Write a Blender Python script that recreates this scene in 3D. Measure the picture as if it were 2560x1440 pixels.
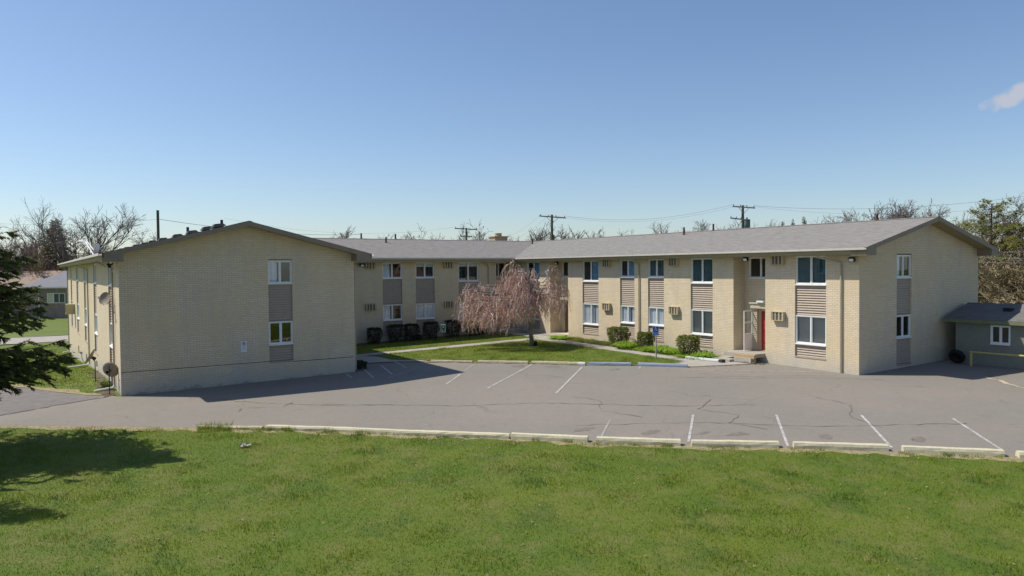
import bpy, bmesh, math, random
import numpy as np
from mathutils import Vector, Matrix, noise

# ------------------------------------------------------------------ camera, sky, sun
scene = bpy.context.scene
for o in list(bpy.data.objects): bpy.data.objects.remove(o)
C = bpy.data.collections.new('place'); scene.collection.children.link(C)
CAMZ = 4.72
FOC = 1840.96
FW = Vector((0.551478, 0.833764, -0.026652)); RT = Vector((0.833889, -0.551855, -0.00919)); UP = Vector((0.02237, 0.017157, 0.999603))
cam_data = bpy.data.cameras.new('camera'); cam = bpy.data.objects.new('camera', cam_data); C.objects.link(cam)
cam_data.sensor_width = 36; cam_data.lens = FOC / 2560 * 36; cam_data.clip_end = 3000; cam_data.clip_start = .1
m3 = Matrix((RT, UP, -FW)).transposed()
cam.matrix_world = Matrix.Translation((0, 0, CAMZ)) @ m3.to_4x4()
scene.camera = cam
SUND = Vector((-3.15, 2.8, 5.4)).normalized()          # towards the sun
sun_el = math.asin(SUND.z); sun_az = math.atan2(SUND.x, SUND.y)
sl = bpy.data.lights.new('sun', 'SUN'); sl.energy = 4.65; sl.angle = math.radians(.53); sl.color = (1, .94, .83)
sun = bpy.data.objects.new('sun', sl); C.objects.link(sun); sun.rotation_euler = (-SUND).to_track_quat('-Z', 'Y').to_euler()
w = bpy.data.worlds.new('World'); scene.world = w; w.use_nodes = True
nt = w.node_tree; nt.nodes.clear()
def wn(t, **k):
    n = nt.nodes.new(t)
    for a, b in k.items(): setattr(n, a, b)
    return n
sky = wn('ShaderNodeTexSky', sky_type='NISHITA', sun_disc=False, sun_elevation=sun_el, sun_rotation=sun_az, altitude=150, air_density=1.0, dust_density=0.6, ozone_density=2.5)
bg = wn('ShaderNodeBackground'); bg.inputs['Strength'].default_value = .112
out = wn('ShaderNodeOutputWorld')
# one small fair-weather cloud, fixed in the sky
tc = wn('ShaderNodeTexCoord')
cd = (FW * FOC + RT * (2570 - 1280) + UP * (720 - 228)).normalized()
cx = Vector((cd.y, -cd.x, 0)).normalized(); cy = cx.cross(cd).normalized()
def vdot(v):
    n = wn('ShaderNodeVectorMath', operation='DOT_PRODUCT'); nt.links.new(tc.outputs['Generated'], n.inputs[0]); n.inputs[1].default_value = v; return n.outputs['Value']
def mth(op, a, b=None, c=None):
    n = wn('ShaderNodeMath', operation=op)
    for i, x in enumerate((a, b, c)):
        if x is None: continue
        if isinstance(x, (int, float)): n.inputs[i].default_value = x
        else: nt.links.new(x, n.inputs[i])
    return n.outputs[0]
px_ = mth('DIVIDE', vdot(cx), .052); py_ = mth('DIVIDE', mth('SUBTRACT', vdot(cy), mth('MULTIPLY', vdot(cx), .22)), .0125)
nz = wn('ShaderNodeTexNoise'); nz.inputs['Scale'].default_value = 55; nz.inputs['Detail'].default_value = 5; nt.links.new(tc.outputs['Generated'], nz.inputs['Vector'])
r2 = mth('ADD', mth('MULTIPLY', px_, px_), mth('MULTIPLY', py_, py_))
den = mth('SUBTRACT', mth('ADD', 1.0, mth('MULTIPLY', mth('SUBTRACT', nz.outputs['Fac'], .5), 3.2)), r2)
mr = wn('ShaderNodeMapRange', clamp=True); nt.links.new(den, mr.inputs[0]); mr.inputs[1].default_value = 0; mr.inputs[2].default_value = .8; mr.inputs[3].default_value = 0; mr.inputs[4].default_value = .8
front = mth('GREATER_THAN', vdot(cd), .9)
mixc = wn('ShaderNodeMix', data_type='RGBA'); nt.links.new(mth('MULTIPLY', mr.outputs[0], front), mixc.inputs[0]); nt.links.new(sky.outputs[0], mixc.inputs[6]); mixc.inputs[7].default_value = (4.6, 4.6, 4.9, 1)
tint = wn('ShaderNodeMix', data_type='RGBA', blend_type='MULTIPLY'); tint.inputs[0].default_value = 1; nt.links.new(mixc.outputs[2], tint.inputs[6]); tint.inputs[7].default_value = (.95, .975, 1.03, 1)   # air colour of this clear spring sky
nt.links.new(tint.outputs[2], bg.inputs['Color']); nt.links.new(bg.outputs[0], out.inputs['Surface'])
scene.view_settings.view_transform = 'Standard'; scene.view_settings.look = 'None'; scene.view_settings.exposure = .16; scene.view_settings.gamma = 1
scene.render.engine = 'CYCLES'

# ------------------------------------------------------------------ helpers
def hz(x, y):
    """height of the ground"""
    xx = min(max(x, -6), 44); yy = min(max(y, 6), 50)
    z = -0.5619 + .015317 * xx + .00874 * yy
    if y > 38:
        s = max(min(max((9 - x) / 5, 0), 1), min(max((y - 56) / 20, 0), 1))
        t = min((y - 38) / 36, 1); t = t * t * (3 - 2 * t) * .35 + t * .65
        z = z * (1 - s) + s * ((-0.5619 + .015317 * min(max(x, -6), 9) + .00874 * 38) - 2.05 * t)
    return z
def at(px, py, D):
    return Vector((0, 0, CAMZ)) + (FW * FOC + RT * (px - 1280) + UP * (720 - py)) * (D / FOC)
rnd = random.Random(7)

def tag(o, label=None, cat=None, group=None, kind=None):
    if label: o['label'] = label
    if cat: o['category'] = cat
    if group: o['group'] = group
    if kind: o['kind'] = kind
    return o
def thing(name, loc, label, cat, group=None):
    o = bpy.data.objects.new(name, None); C.objects.link(o); o.location = loc; o.empty_display_size = .2
    return tag(o, label, cat, group)
class MB:
    def __init__(s): s.v = []; s.f = []; s.m = []
    def face(s, pts, mi=0):
        b = len(s.v); s.v += [tuple(p) for p in pts]; s.f.append(tuple(range(b, b + len(pts)))); s.m.append(mi)
    def box(s, x0, x1, y0, y1, z0, z1, mi=0, M=None):
        P = [Vector((x, y, z)) for x in (x0, x1) for y in (y0, y1) for z in (z0, z1)]
        if M: P = [M @ p for p in P]
        b = len(s.v); s.v += [tuple(p) for p in P]
        for q in ((0, 1, 3, 2), (4, 6, 7, 5), (0, 4, 5, 1), (2, 3, 7, 6), (0, 2, 6, 4), (1, 5, 7, 3)):
            s.f.append(tuple(b + i for i in q)); s.m.append(mi)
    def tube(s, pts, rad, n=6, mi=0, cap=True):
        pts = [Vector(p) for p in pts]
        if not hasattr(rad, '__len__'): rad = [rad] * len(pts)
        b = len(s.v); up = Vector((.13, .21, .97)).normalized()
        for i, p in enumerate(pts):
            d = (pts[min(i + 1, len(pts) - 1)] - pts[max(i - 1, 0)])
            d = d.normalized() if d.length > 1e-9 else Vector((0, 0, 1))
            a = d.cross(up)
            if a.length < .05: a = d.cross(Vector((1, 0, 0)))
            a.normalize(); c = d.cross(a)
            for k in range(n):
                t = 2 * math.pi * k / n; s.v.append(tuple(p + (a * math.cos(t) + c * math.sin(t)) * rad[i]))
        for i in range(len(pts) - 1):
            for k in range(n):
                k2 = (k + 1) % n; s.f.append((b + i * n + k, b + i * n + k2, b + (i + 1) * n + k2, b + (i + 1) * n + k)); s.m.append(mi)
        if cap and n > 3:
            s.f.append(tuple(b + k for k in range(n))[::-1]); s.m.append(mi)
            e = b + (len(pts) - 1) * n; s.f.append(tuple(e + k for k in range(n))); s.m.append(mi)
    def lathe(s, prof, n=16, mi=0, M=None):
        b = len(s.v)
        for r, z in prof:
            for k in range(n):
                p = Vector((r * math.cos(2 * math.pi * k / n), r * math.sin(2 * math.pi * k / n), z)); s.v.append(tuple(M @ p if M else p))
        for i in range(len(prof) - 1):
            for k in range(n):
                k2 = (k + 1) % n; s.f.append((b + i * n + k, b + i * n + k2, b + (i + 1) * n + k2, b + (i + 1) * n + k)); s.m.append(mi)
    def build(s, name, mats, parent=None, smooth=False, label=None, normals=False, bevel=0):
        me = bpy.data.meshes.new(name); me.from_pydata(s.v, [], s.f)
        if not isinstance(mats, (list, tuple)): mats = [mats]
        for q in mats: me.materials.append(q)
        if len(mats) > 1: me.polygons.foreach_set('material_index', s.m)
        if smooth: me.polygons.foreach_set('use_smooth', [True] * len(me.polygons))
        if normals or bevel:
            bm = bmesh.new(); bm.from_mesh(me); bmesh.ops.remove_doubles(bm, verts=bm.verts, dist=1e-5); bmesh.ops.recalc_face_normals(bm, faces=bm.faces)
            if bevel: bmesh.ops.bevel(bm, geom=list(bm.edges), offset=bevel, segments=2, affect='EDGES', profile=.6, clamp_overlap=True)
            bm.to_mesh(me); bm.free()
        me.update()
        o = bpy.data.objects.new(name, me); C.objects.link(o)
        if parent is not None:
            o.parent = parent; T = Vector((0, 0, 0)); p = parent
            while p is not None: T += p.location; p = p.parent if p.parent else None
            # mesh data are in place coordinates: undo the parents' offset
            o.location = -T if parent.type == 'EMPTY' else Vector((0, 0, 0))
        if label: o['label'] = label
        return o
def copy_tree(o, parent=None):
    c = o.copy(); C.objects.link(c); c.parent = parent
    for ch in list(o.children): copy_tree(ch, c)
    return c

# ------------------------------------------------------------------ materials
def mat(name, col, rough=.8, spec=.3, metal=0.0):
    m = bpy.data.materials.new(name); m.use_nodes = True
    b = m.node_tree.nodes['Principled BSDF']; b.inputs['Base Color'].default_value = (*col, 1); b.inputs['Roughness'].default_value = rough
    b.inputs['Specular IOR Level'].default_value = spec; b.inputs['Metallic'].default_value = metal
    return m
class NT:
    def __init__(s, m): s.m = m; s.t = m.node_tree; s.b = s.t.nodes['Principled BSDF']; s.geo = None
    def n(s, t, **k):
        n = s.t.nodes.new(t)
        for a, b in k.items(): setattr(n, a, b)
        return n
    def L(s, a, b): s.t.links.new(a, b)
    def pos(s):
        if not s.geo: s.geo = s.n('ShaderNodeNewGeometry')
        return s.geo.outputs['Position']
    def noise(s, scale, detail=4, rough=.6, vec=None, stretch=None, dist=0):
        n = s.n('ShaderNodeTexNoise'); n.inputs['Scale'].default_value = scale; n.inputs['Detail'].default_value = detail; n.inputs['Roughness'].default_value = rough; n.inputs['Distortion'].default_value = dist
        v = vec or s.pos()
        if stretch:
            mp = s.n('ShaderNodeMapping'); mp.inputs['Scale'].default_value = stretch; s.L(v, mp.inputs['Vector']); v = mp.outputs[0]
        s.L(v, n.inputs['Vector']); return n.outputs['Fac']
    def ramp(s, fac, a, b, lo=0, hi=1):
        n = s.n('ShaderNodeMapRange', clamp=True); s.L(fac, n.inputs[0])
        for i, x in enumerate((a, b, lo, hi)): n.inputs[1 + i].default_value = x
        return n.outputs[0]
    def mix(s, fac, a, b, mode='MIX'):
        n = s.n('ShaderNodeMix', data_type='RGBA', blend_type=mode)
        for i, x in ((0, fac), (6, a), (7, b)):
            if isinstance(x, (int, float)): n.inputs[i].default_value = x
            elif isinstance(x, tuple): n.inputs[i].default_value = (*x, 1)
            else: s.L(x, n.inputs[i])
        return n.outputs[2]
    def math(s, op, a, b=None):
        n = s.n('ShaderNodeMath', operation=op)
        for i, x in enumerate((a, b)):
            if x is None: continue
            if isinstance(x, (int, float)): n.inputs[i].default_value = x
            else: s.L(x, n.inputs[i])
        return n.outputs[0]
    def col(s, c): s.L(c, s.b.inputs['Base Color'])
    def bump(s, h, st=.3, d=.02):
        n = s.n('ShaderNodeBump'); n.inputs['Strength'].default_value = st; n.inputs['Distance'].default_value = d; s.L(h, n.inputs['Height']); s.L(n.outputs[0], s.b.inputs['Normal'])
    def wallvec(s, sx=1):
        sp = s.n('ShaderNodeSeparateXYZ'); s.L(s.pos(), sp.inputs[0]); cb = s.n('ShaderNodeCombineXYZ')
        s.L(s.math('ADD', sp.outputs[0], sp.outputs[1]), cb.inputs[0]); s.L(sp.outputs[2], cb.inputs[1]); return cb.outputs[0], sp
def noisy(name, col, var=.25, scale=8, rough=.8, bump=0, col2=None, spec=.3, metal=0):
    m = mat(name, col, rough, spec, metal); t = NT(m)
    f = t.noise(scale, 5, .65); c2 = col2 or tuple(c * (1 - var) for c in col)
    t.col(t.mix(t.ramp(f, .3, .7), col, c2))
    if bump: t.bump(t.noise(scale * 4, 4), bump, .01)
    return m

def brick_mat(name, c1, c2, mortar, row=.078, wid=.24, dirt=True):
    m = mat(name, c1, .85, .2); t = NT(m); v, sp = t.wallvec()
    br = t.n('ShaderNodeTexBrick'); t.L(v, br.inputs['Vector']); br.inputs['Scale'].default_value = 1
    br.inputs['Brick Width'].default_value = wid; br.inputs['Row Height'].default_value = row; br.inputs['Mortar Size'].default_value = .009; br.inputs['Mortar Smooth'].default_value = .35; br.inputs['Bias'].default_value = -.1
    br.inputs['Color1'].default_value = (*c1, 1); br.inputs['Color2'].default_value = (*c2, 1); br.inputs['Mortar'].default_value = (*mortar, 1)
    c = br.outputs['Color']
    # large uneven paint, streaks down the wall, grime and repainted grey band near the ground
    c = t.mix(t.ramp(t.noise(.55, 5, .7), .38, .66, 0, .6), c, (c1[0] * .80, c1[1] * .76, c1[2] * .62), 'MIX')
    c = t.mix(t.ramp(t.noise(1.6, 5, .7, stretch=(1, 1, .2)), .48, .72, 0, .5), c, (.42, .40, .38))
    c = t.mix(t.ramp(t.noise(9, 6, .85), .3, .75, 0, .4), c, tuple(k * .6 for k in c1))
    c = t.mix(t.ramp(t.noise(.9, 6, .8, dist=.6), .52, .7, 0, .35), c, (.56, .44, .28))
    if dirt:
        rel = t.math('ADD', sp.outputs[2], t.math('MULTIPLY', t.math('MULTIPLY', t.math('MAXIMUM', t.math('SUBTRACT', sp.outputs[1], 38.0), 0.0), .06), t.math('LESS_THAN', sp.outputs[0], 9.0)))
        z = t.math('ADD', rel, t.math('MULTIPLY', t.noise(.9, 4, .7), 1.1))
        c = t.mix(t.ramp(z, .55, 1.35, .55, 0), c, (.36, .37, .36))
        z2 = t.math('ADD', rel, t.math('MULTIPLY', t.noise(2.5, 6, .8), 1.4))
        c = t.mix(t.ramp(z2, .45, .62, .5, 0), c, (.14, .13, .12))
    t.col(c)
    h = t.math('ADD', t.math('MULTIPLY', br.outputs['Fac'], -1.0), t.math('MULTIPLY', t.noise(30, 4, .7), .35))
    t.bump(h, .55, .012)
    return m
M = {}
M['brick'] = brick_mat('painted_brick', (.76, .64, .465), (.65, .545, .395), (.40, .34, .245))
M['brick_chim'] = brick_mat('chimney_brick', (.55, .40, .24), (.47, .33, .2), (.35, .28, .2), dirt=False)
M['brick_house'] = brick_mat('house_brick', (.30, .22, .20), (.25, .18, .165), (.3, .27, .25), row=.08, wid=.24, dirt=False)
M['stucco'] = noisy('green_stucco', (.225, .235, .195), .25, 5, .9, .4, (.19, .20, .17))
M['trim'] = noisy('taupe_trim', (.27, .22, .165), .2, 3, .6)
M['soffit'] = noisy('soffit', (.34, .29, .17), .15, 3, .7)
M['gutter'] = noisy('pale_gutter', (.55, .52, .47), .2, 5, .45)
M['spout'] = noisy('downspout_paint', (.46, .40, .29), .25, 4, .5)
M['white'] = noisy('white_paint', (.78, .78, .76), .12, 6, .45)
M['siding'] = noisy('taupe_siding', (.41, .34, .27), .14, 4, .6)
M['sidingw'] = noisy('cream_siding', (.52, .45, .33), .14, 4, .6)
M['ac'] = noisy('beige_metal', (.52, .45, .28), .2, 10, .5)
M['grille'] = noisy('grille', (.06, .05, .045), .3, 30, .5)
M['acpanel'] = noisy('ac_panel', (.52, .45, .31), .2, 10, .5)
M['black'] = noisy('black_plastic', (.015, .015, .016), .3, 10, .5)
M['dark'] = noisy('dark_metal', (.05, .045, .04), .3, 10, .5)
M['rust'] = noisy('rusty_pipe', (.09, .045, .035), .5, 15, .8)
M['concrete'] = noisy('concrete', (.40, .37, .32), .25, 2.5, .9, .3)
M['stone'] = noisy('weathered_stone', (.24, .20, .15), .5, 6, .95, .8, (.10, .09, .07))
M['tan_step'] = noisy('tan_step', (.46, .33, .17), .25, 6, .9, .3)
M['reddoor'] = noisy('red_door', (.36, .05, .045), .2, 3, .45)
M['browndoor'] = noisy('brown_door', (.17, .12, .095), .25, 3, .5)
M['wood_pole'] = noisy('pole_wood', (.11, .095, .075), .4, 6, .9, .4)
M['wire'] = mat('wire', (.2, .22, .25), .6)
M['dish'] = noisy('dish_grey', (.30, .25, .19), .2, 8, .5)
M['galv'] = noisy('galvanised', (.38, .36, .37), .25, 8, .5)
M['signblue'] = mat('sign_blue', (.01, .085, .42), .4)
M['signwhite'] = noisy('sign_white', (.72, .76, .78), .08, 20, .4)
M['signred'] = mat('sign_red', (.28, .03, .04), .4)
M['signblack'] = mat('sign_black', (.03, .03, .05), .4)
M['greenbox'] = noisy('pale_green_paint', (.30, .52, .42), .25, 10, .5)
M['yellow'] = noisy('faded_yellow_paint', (.48, .42, .14), .3, 8, .6)
M['rubber'] = noisy('rubber', (.012, .012, .012), .3, 10, .7)
M['bark'] = noisy('bark', (.11, .085, .065), .45, 12, .95, .6)
M['barkpale'] = noisy('pale_bark', (.30, .27, .25), .4, 8, .95, .5)
M['ivy'] = noisy('ivy_dark', (.035, .04, .02), .4, 8, .8)
M['transf'] = noisy('transformer_grey', (.10, .15, .17), .2, 5, .5)
M['kerbtan'] = noisy('kerb_cream', (.56, .50, .36), .4, 9, .9, .5, (.34, .29, .18))
M['kerbyel'] = noisy('kerb_yellow', (.62, .57, .41), .3, 9, .9, .5, (.48, .43, .29))
M['kerbblue'] = noisy('kerb_blue', (.18, .27, .45), .5, 9, .85, .5, (.38, .38, .37))
M['kerbwhite'] = noisy('kerb_white', (.7, .69, .66), .3, 9, .85, .5)
M['curtain'] = noisy('curtain', (.82, .84, .88), .15, 9, .9)
M['blind'] = noisy('blind', (.72, .72, .70), .1, 9, .8)
M['tealcurt'] = noisy('teal_curtain', (.08, .17, .20), .4, 4, .9)
M['bluecurt'] = noisy('blue_curtain', (.20, .44, .62), .3, 5, .9)
M['room'] = noisy('room_wall', (.12, .10, .08), .3, 1, .9)
M['shutter'] = noisy('cream_shutter', (.62, .55, .4), .15, 6, .7)
M['soil'] = noisy('soil', (.16, .12, .085), .5, 5, 1, .8)
M['straw'] = noisy('dry_straw', (.36, .30, .17), .5, 7, 1, .8, (.17, .15, .07))
M['litter'] = noisy('litter', (.5, .47, .44), .4, 30, .8)

def shingle(name, c1, c2):
    m = mat(name, c1, .92, .15); t = NT(m); sp = t.n('ShaderNodeSeparateXYZ'); t.L(t.pos(), sp.inputs[0])
    g = t.n('ShaderNodeSeparateXYZ'); t.L(t.geo.outputs['Normal'], g.inputs[0])
    ax = t.math('GREATER_THAN', t.math('ABSOLUTE', g.outputs[0]), .12)
    mx = t.n('ShaderNodeMix', data_type='FLOAT'); t.L(ax, mx.inputs[0]); t.L(sp.outputs[0], mx.inputs[2]); t.L(sp.outputs[1], mx.inputs[3])
    cb = t.n('ShaderNodeCombineXYZ'); t.L(mx.outputs[0], cb.inputs[0]); t.L(t.math('MULTIPLY', sp.outputs[2], 4.0), cb.inputs[1])
    br = t.n('ShaderNodeTexBrick'); t.L(cb.outputs[0], br.inputs['Vector']); br.inputs['Scale'].default_value = 1; br.inputs['Brick Width'].default_value = .33; br.inputs['Row Height'].default_value = .14
    br.inputs['Mortar Size'].default_value = .008; br.inputs['Color1'].default_value = (*c1, 1); br.inputs['Color2'].default_value = (*c2, 1); br.inputs['Mortar'].default_value = tuple(k * .55 for k in c1) + (1,)
    c = t.mix(t.ramp(t.noise(.8, 4, .7), .3, .7, 0, .35), br.outputs['Color'], tuple(k * .75 for k in c1))
    c = t.mix(t.ramp(t.noise(3.0, 5, .75, vec=cb.outputs[0], stretch=(.5, 2.2, 1)), .42, .6, 0, .6), c, tuple(min(1, k * 1.3) for k in c1))
    c = t.mix(t.ramp(t.noise(5.0, 5, .75, vec=cb.outputs[0], stretch=(.6, 2, 1)), .5, .66, 0, .5), c, tuple(k * .62 for k in c1))
    t.col(c); t.bump(t.math('ADD', t.math('MULTIPLY', br.outputs['Fac'], -1.0), t.noise(40, 3)), .5, .01)
    return m
M['roof'] = shingle('grey_shingle', (.238, .225, .213), (.195, .184, .174))
M['roofshed'] = shingle('dark_shingle', (.17, .16, .155), (.14, .13, .13))
M['roofhouse'] = shingle('house_shingle', (.24, .24, .26), (.2, .2, .22))
M['rooftan'] = shingle('tan_shingle', (.34, .26, .21), (.3, .23, .18))

def asphalt():
    m = mat('asphalt', (.2, .19, .18), .9, .25); t = NT(m)
    c = t.mix(t.ramp(t.noise(.16, 4, .6), .38, .62), (.272, .234, .198), (.232, .215, .182))
    c = t.mix(t.ramp(t.noise(.5, 6, .7, stretch=(1, 1.0, 1)), .45, .7, 0, .5), c, (.25, .228, .21))
    c = t.mix(t.ramp(t.noise(1.3, 6, .8), .55, .75, 0, .4), c, (.15, .14, .13))
    c = t.mix(t.ramp(t.noise(.7, 5, .75), .62, .72, 0, .35), c, (.13, .12, .105))
    c = t.mix(t.ramp(t.noise(.45, 5, .7, stretch=(1, 1, 1), dist=1.5), .58, .7, 0, .4), c, (.27, .262, .245))
    c = t.mix(t.ramp(t.noise(24, 4, .9), .35, .75, 0, .5), c, (.12, .115, .105))
    c = t.mix(t.ramp(t.noise(45, 3, .9), .55, .75, 0, .6), c, (.36, .33, .29))
    c = t.mix(t.ramp(t.noise(5.5, 5, .8), .42, .72, 0, .32), c, (.155, .14, .122))
    # hair cracks
    nv = t.n('ShaderNodeTexNoise'); nv.inputs['Scale'].default_value = .9; nv.inputs['Detail'].default_value = 6; t.L(t.pos(), nv.inputs['Vector'])
    va = t.n('ShaderNodeVectorMath', operation='MULTIPLY_ADD'); t.L(nv.outputs['Color'], va.inputs[0]); va.inputs[1].default_value = (1.6, 1.6, 0); t.L(t.pos(), va.inputs[2])
    def crack(sc, w_, mlo, mhi, seed):
        mp = t.n('ShaderNodeMapping'); mp.inputs['Scale'].default_value = (sc, sc, 0); mp.inputs['Location'].default_value = (seed, seed, 0); t.L(va.outputs[0], mp.inputs[0])
        vo = t.n('ShaderNodeTexVoronoi', feature='DISTANCE_TO_EDGE'); vo.inputs['Scale'].default_value = 1; t.L(mp.outputs[0], vo.inputs['Vector'])
        k = t.ramp(vo.outputs['Distance'], 0, w_ * sc, 1, 0)
        return t.math('MULTIPLY', k, t.ramp(t.noise(.35, 3, .5, stretch=(1, 1, 1)), mlo, mhi))
    k1 = crack(.16, .035, .45, .56, 3.1); k2 = crack(.8, .018, .60, .66, 8.2)
    t.col(t.mix(t.math('MULTIPLY', t.math('MAXIMUM', k1, k2), .28), c, (.06, .055, .05)))
    t.bump(t.math('ADD', t.noise(70, 3, .8), t.math('MULTIPLY', k1, -2.0)), .5, .006)
    return m
M['asphalt'] = asphalt()
def paint_line():
    m = mat('worn_line_paint', (.6, .6, .58), .8, .2); t = NT(m)
    f = t.ramp(t.noise(7, 6, .85), .40, .60)
    t.col(t.mix(f, (.56, .55, .53), (.24, .22, .2))); return m
M['line'] = paint_line()
M['linefaint'] = noisy('faint_line_paint', (.40, .38, .36), .5, 9, .9, 0, (.21, .195, .18))
M['tar'] = noisy('crack_filler', (.135, .122, .107), .4, 20, .9)
M['oldasphalt'] = noisy('old_asphalt', (.20, .182, .17), .3, 3, .95, .5, (.14, .13, .125))

def grassmat(name, a, b, c_, tip=False):
    m = mat(name, a, .75, .25); t = NT(m)
    c = t.mix(t.ramp(t.noise(.35, 4, .6), .36, .62), a, b)
    c = t.mix(t.ramp(t.noise(1.3, 6, .75), .48, .68, 0, .9), c, c_)
    c = t.mix(t.ramp(t.noise(.9, 4, .6, stretch=(1.3, .8, 1)), .52, .66, 0, .65), c, (.075, .135, .014))
    c = t.mix(t.ramp(t.noise(60, 2, .8), .3, .8, 0, .5), c, (.045, .075, .012))
    t.col(c)
    if tip:
        b_ = t.b; tr = t.n('ShaderNodeBsdfTranslucent'); t.L(c, tr.inputs[0]); ms = t.n('ShaderNodeMixShader'); ms.inputs[0].default_value = .35
        t.L(b_.outputs[0], ms.inputs[1]); t.L(tr.outputs[0], ms.inputs[2]); t.L(ms.outputs[0], t.t.nodes['Material Output'].inputs[0])
    else: t.bump(t.noise(35, 4, .8), .8, .04)
    return m
M['lawn'] = grassmat('lawn_ground', (.11, .17, .014), (.15, .19, .02), (.21, .20, .06))
M['blade'] = grassmat('grass_blade', (.18, .275, .018), (.26, .32, .03), (.39, .36, .11), True)
def leafmat(name, a, b, trans=.25, scale=4):
    m = mat(name, a, .6, .3); t = NT(m)
    c = t.mix(t.ramp(t.noise(scale, 4, .7), .35, .65), a, b); t.col(c)
    tr = t.n('ShaderNodeBsdfTranslucent'); t.L(c, tr.inputs[0]); ms = t.n('ShaderNodeMixShader'); ms.inputs[0].default_value = trans
    t.L(t.b.outputs[0], ms.inputs[1]); t.L(tr.outputs[0], ms.inputs[2]); t.L(ms.outputs[0], t.t.nodes['Material Output'].inputs[0]); return m
M['spruce'] = leafmat('spruce_needles', (.045, .07, .028), (.20, .20, .045), .1, 3)
M['pine'] = leafmat('pine_needles', (.05, .075, .02), (.27, .24, .045), .15, 1.2)
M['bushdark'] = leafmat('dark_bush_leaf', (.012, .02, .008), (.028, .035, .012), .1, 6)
M['bushgreen'] = leafmat('bush_leaf', (.08, .11, .02), (.23, .24, .05), .25, 5)
M['lily'] = leafmat('lily_leaf', (.22, .36, .03), (.34, .48, .06), .4, 6)
M['ground'] = leafmat('leafy_ground', (.08, .13, .02), (.16, .24, .03), .2, 3)
M['twigpink'] = noisy('pink_twig', (.66, .395, .31), .35, 3, .8, 0, (.32, .18, .135))
M['twigpale'] = noisy('pale_twig', (.68, .55, .47), .3, 3, .8)
M['twiggrey'] = noisy('grey_twig', (.19, .155, .14), .3, .5, .9)
M['twigred'] = noisy('reddish_twig', (.27, .20, .18), .3, .5, .9)
M['twigtan'] = noisy('tan_twig', (.36, .29, .18), .4, 1, .9, 0, (.18, .14, .08))
def glass():
    m = bpy.data.materials.new('window_glass'); m.use_nodes = True; t = m.node_tree; t.nodes.clear()
    o = t.nodes.new('ShaderNodeOutputMaterial'); g = t.nodes.new('ShaderNodeBsdfGlossy'); g.inputs['Roughness'].default_value = .015; g.inputs['Color'].default_value = (.9, .95, 1, 1)
    tr = t.nodes.new('ShaderNodeBsdfTransparent'); tr.inputs[0].default_value = (.84, .88, .90, 1); ge = t.nodes.new('ShaderNodeNewGeometry')
    def q(op, x, y=None):
        n = t.nodes.new('ShaderNodeMath'); n.operation = op; n.use_clamp = op == 'ADD'
        for i, v in enumerate((x, y)):
            if v is None: continue
            if isinstance(v, (int, float)): n.inputs[i].default_value = v
            else: t.links.new(v, n.inputs[i])
        return n.outputs[0]
    dt = t.nodes.new('ShaderNodeVectorMath'); dt.operation = 'DOT_PRODUCT'; t.links.new(ge.outputs['Incoming'], dt.inputs[0]); t.links.new(ge.outputs['Normal'], dt.inputs[1])
    fres = q('ADD', q('MULTIPLY', q('POWER', q('SUBTRACT', 1.0, q('ABSOLUTE', dt.outputs['Value'])), 5.0), .9), .11)   # two-sided Schlick
    nb = t.nodes.new('ShaderNodeTexNoise'); nb.inputs['Scale'].default_value = 1.1; nb.inputs['Detail'].default_value = 1; t.links.new(ge.outputs['Position'], nb.inputs['Vector'])
    bp = t.nodes.new('ShaderNodeBump'); bp.inputs['Strength'].default_value = .25; bp.inputs['Distance'].default_value = .008; t.links.new(nb.outputs['Fac'], bp.inputs['Height']); t.links.new(bp.outputs[0], g.inputs['Normal'])
    mx = t.nodes.new('ShaderNodeMixShader'); t.links.new(fres, mx.inputs[0]); t.links.new(tr.outputs[0], mx.inputs[1]); t.links.new(g.outputs[0], mx.inputs[2]); t.links.new(mx.outputs[0], o.inputs[0])
    return m
M['glass'] = glass()

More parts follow.
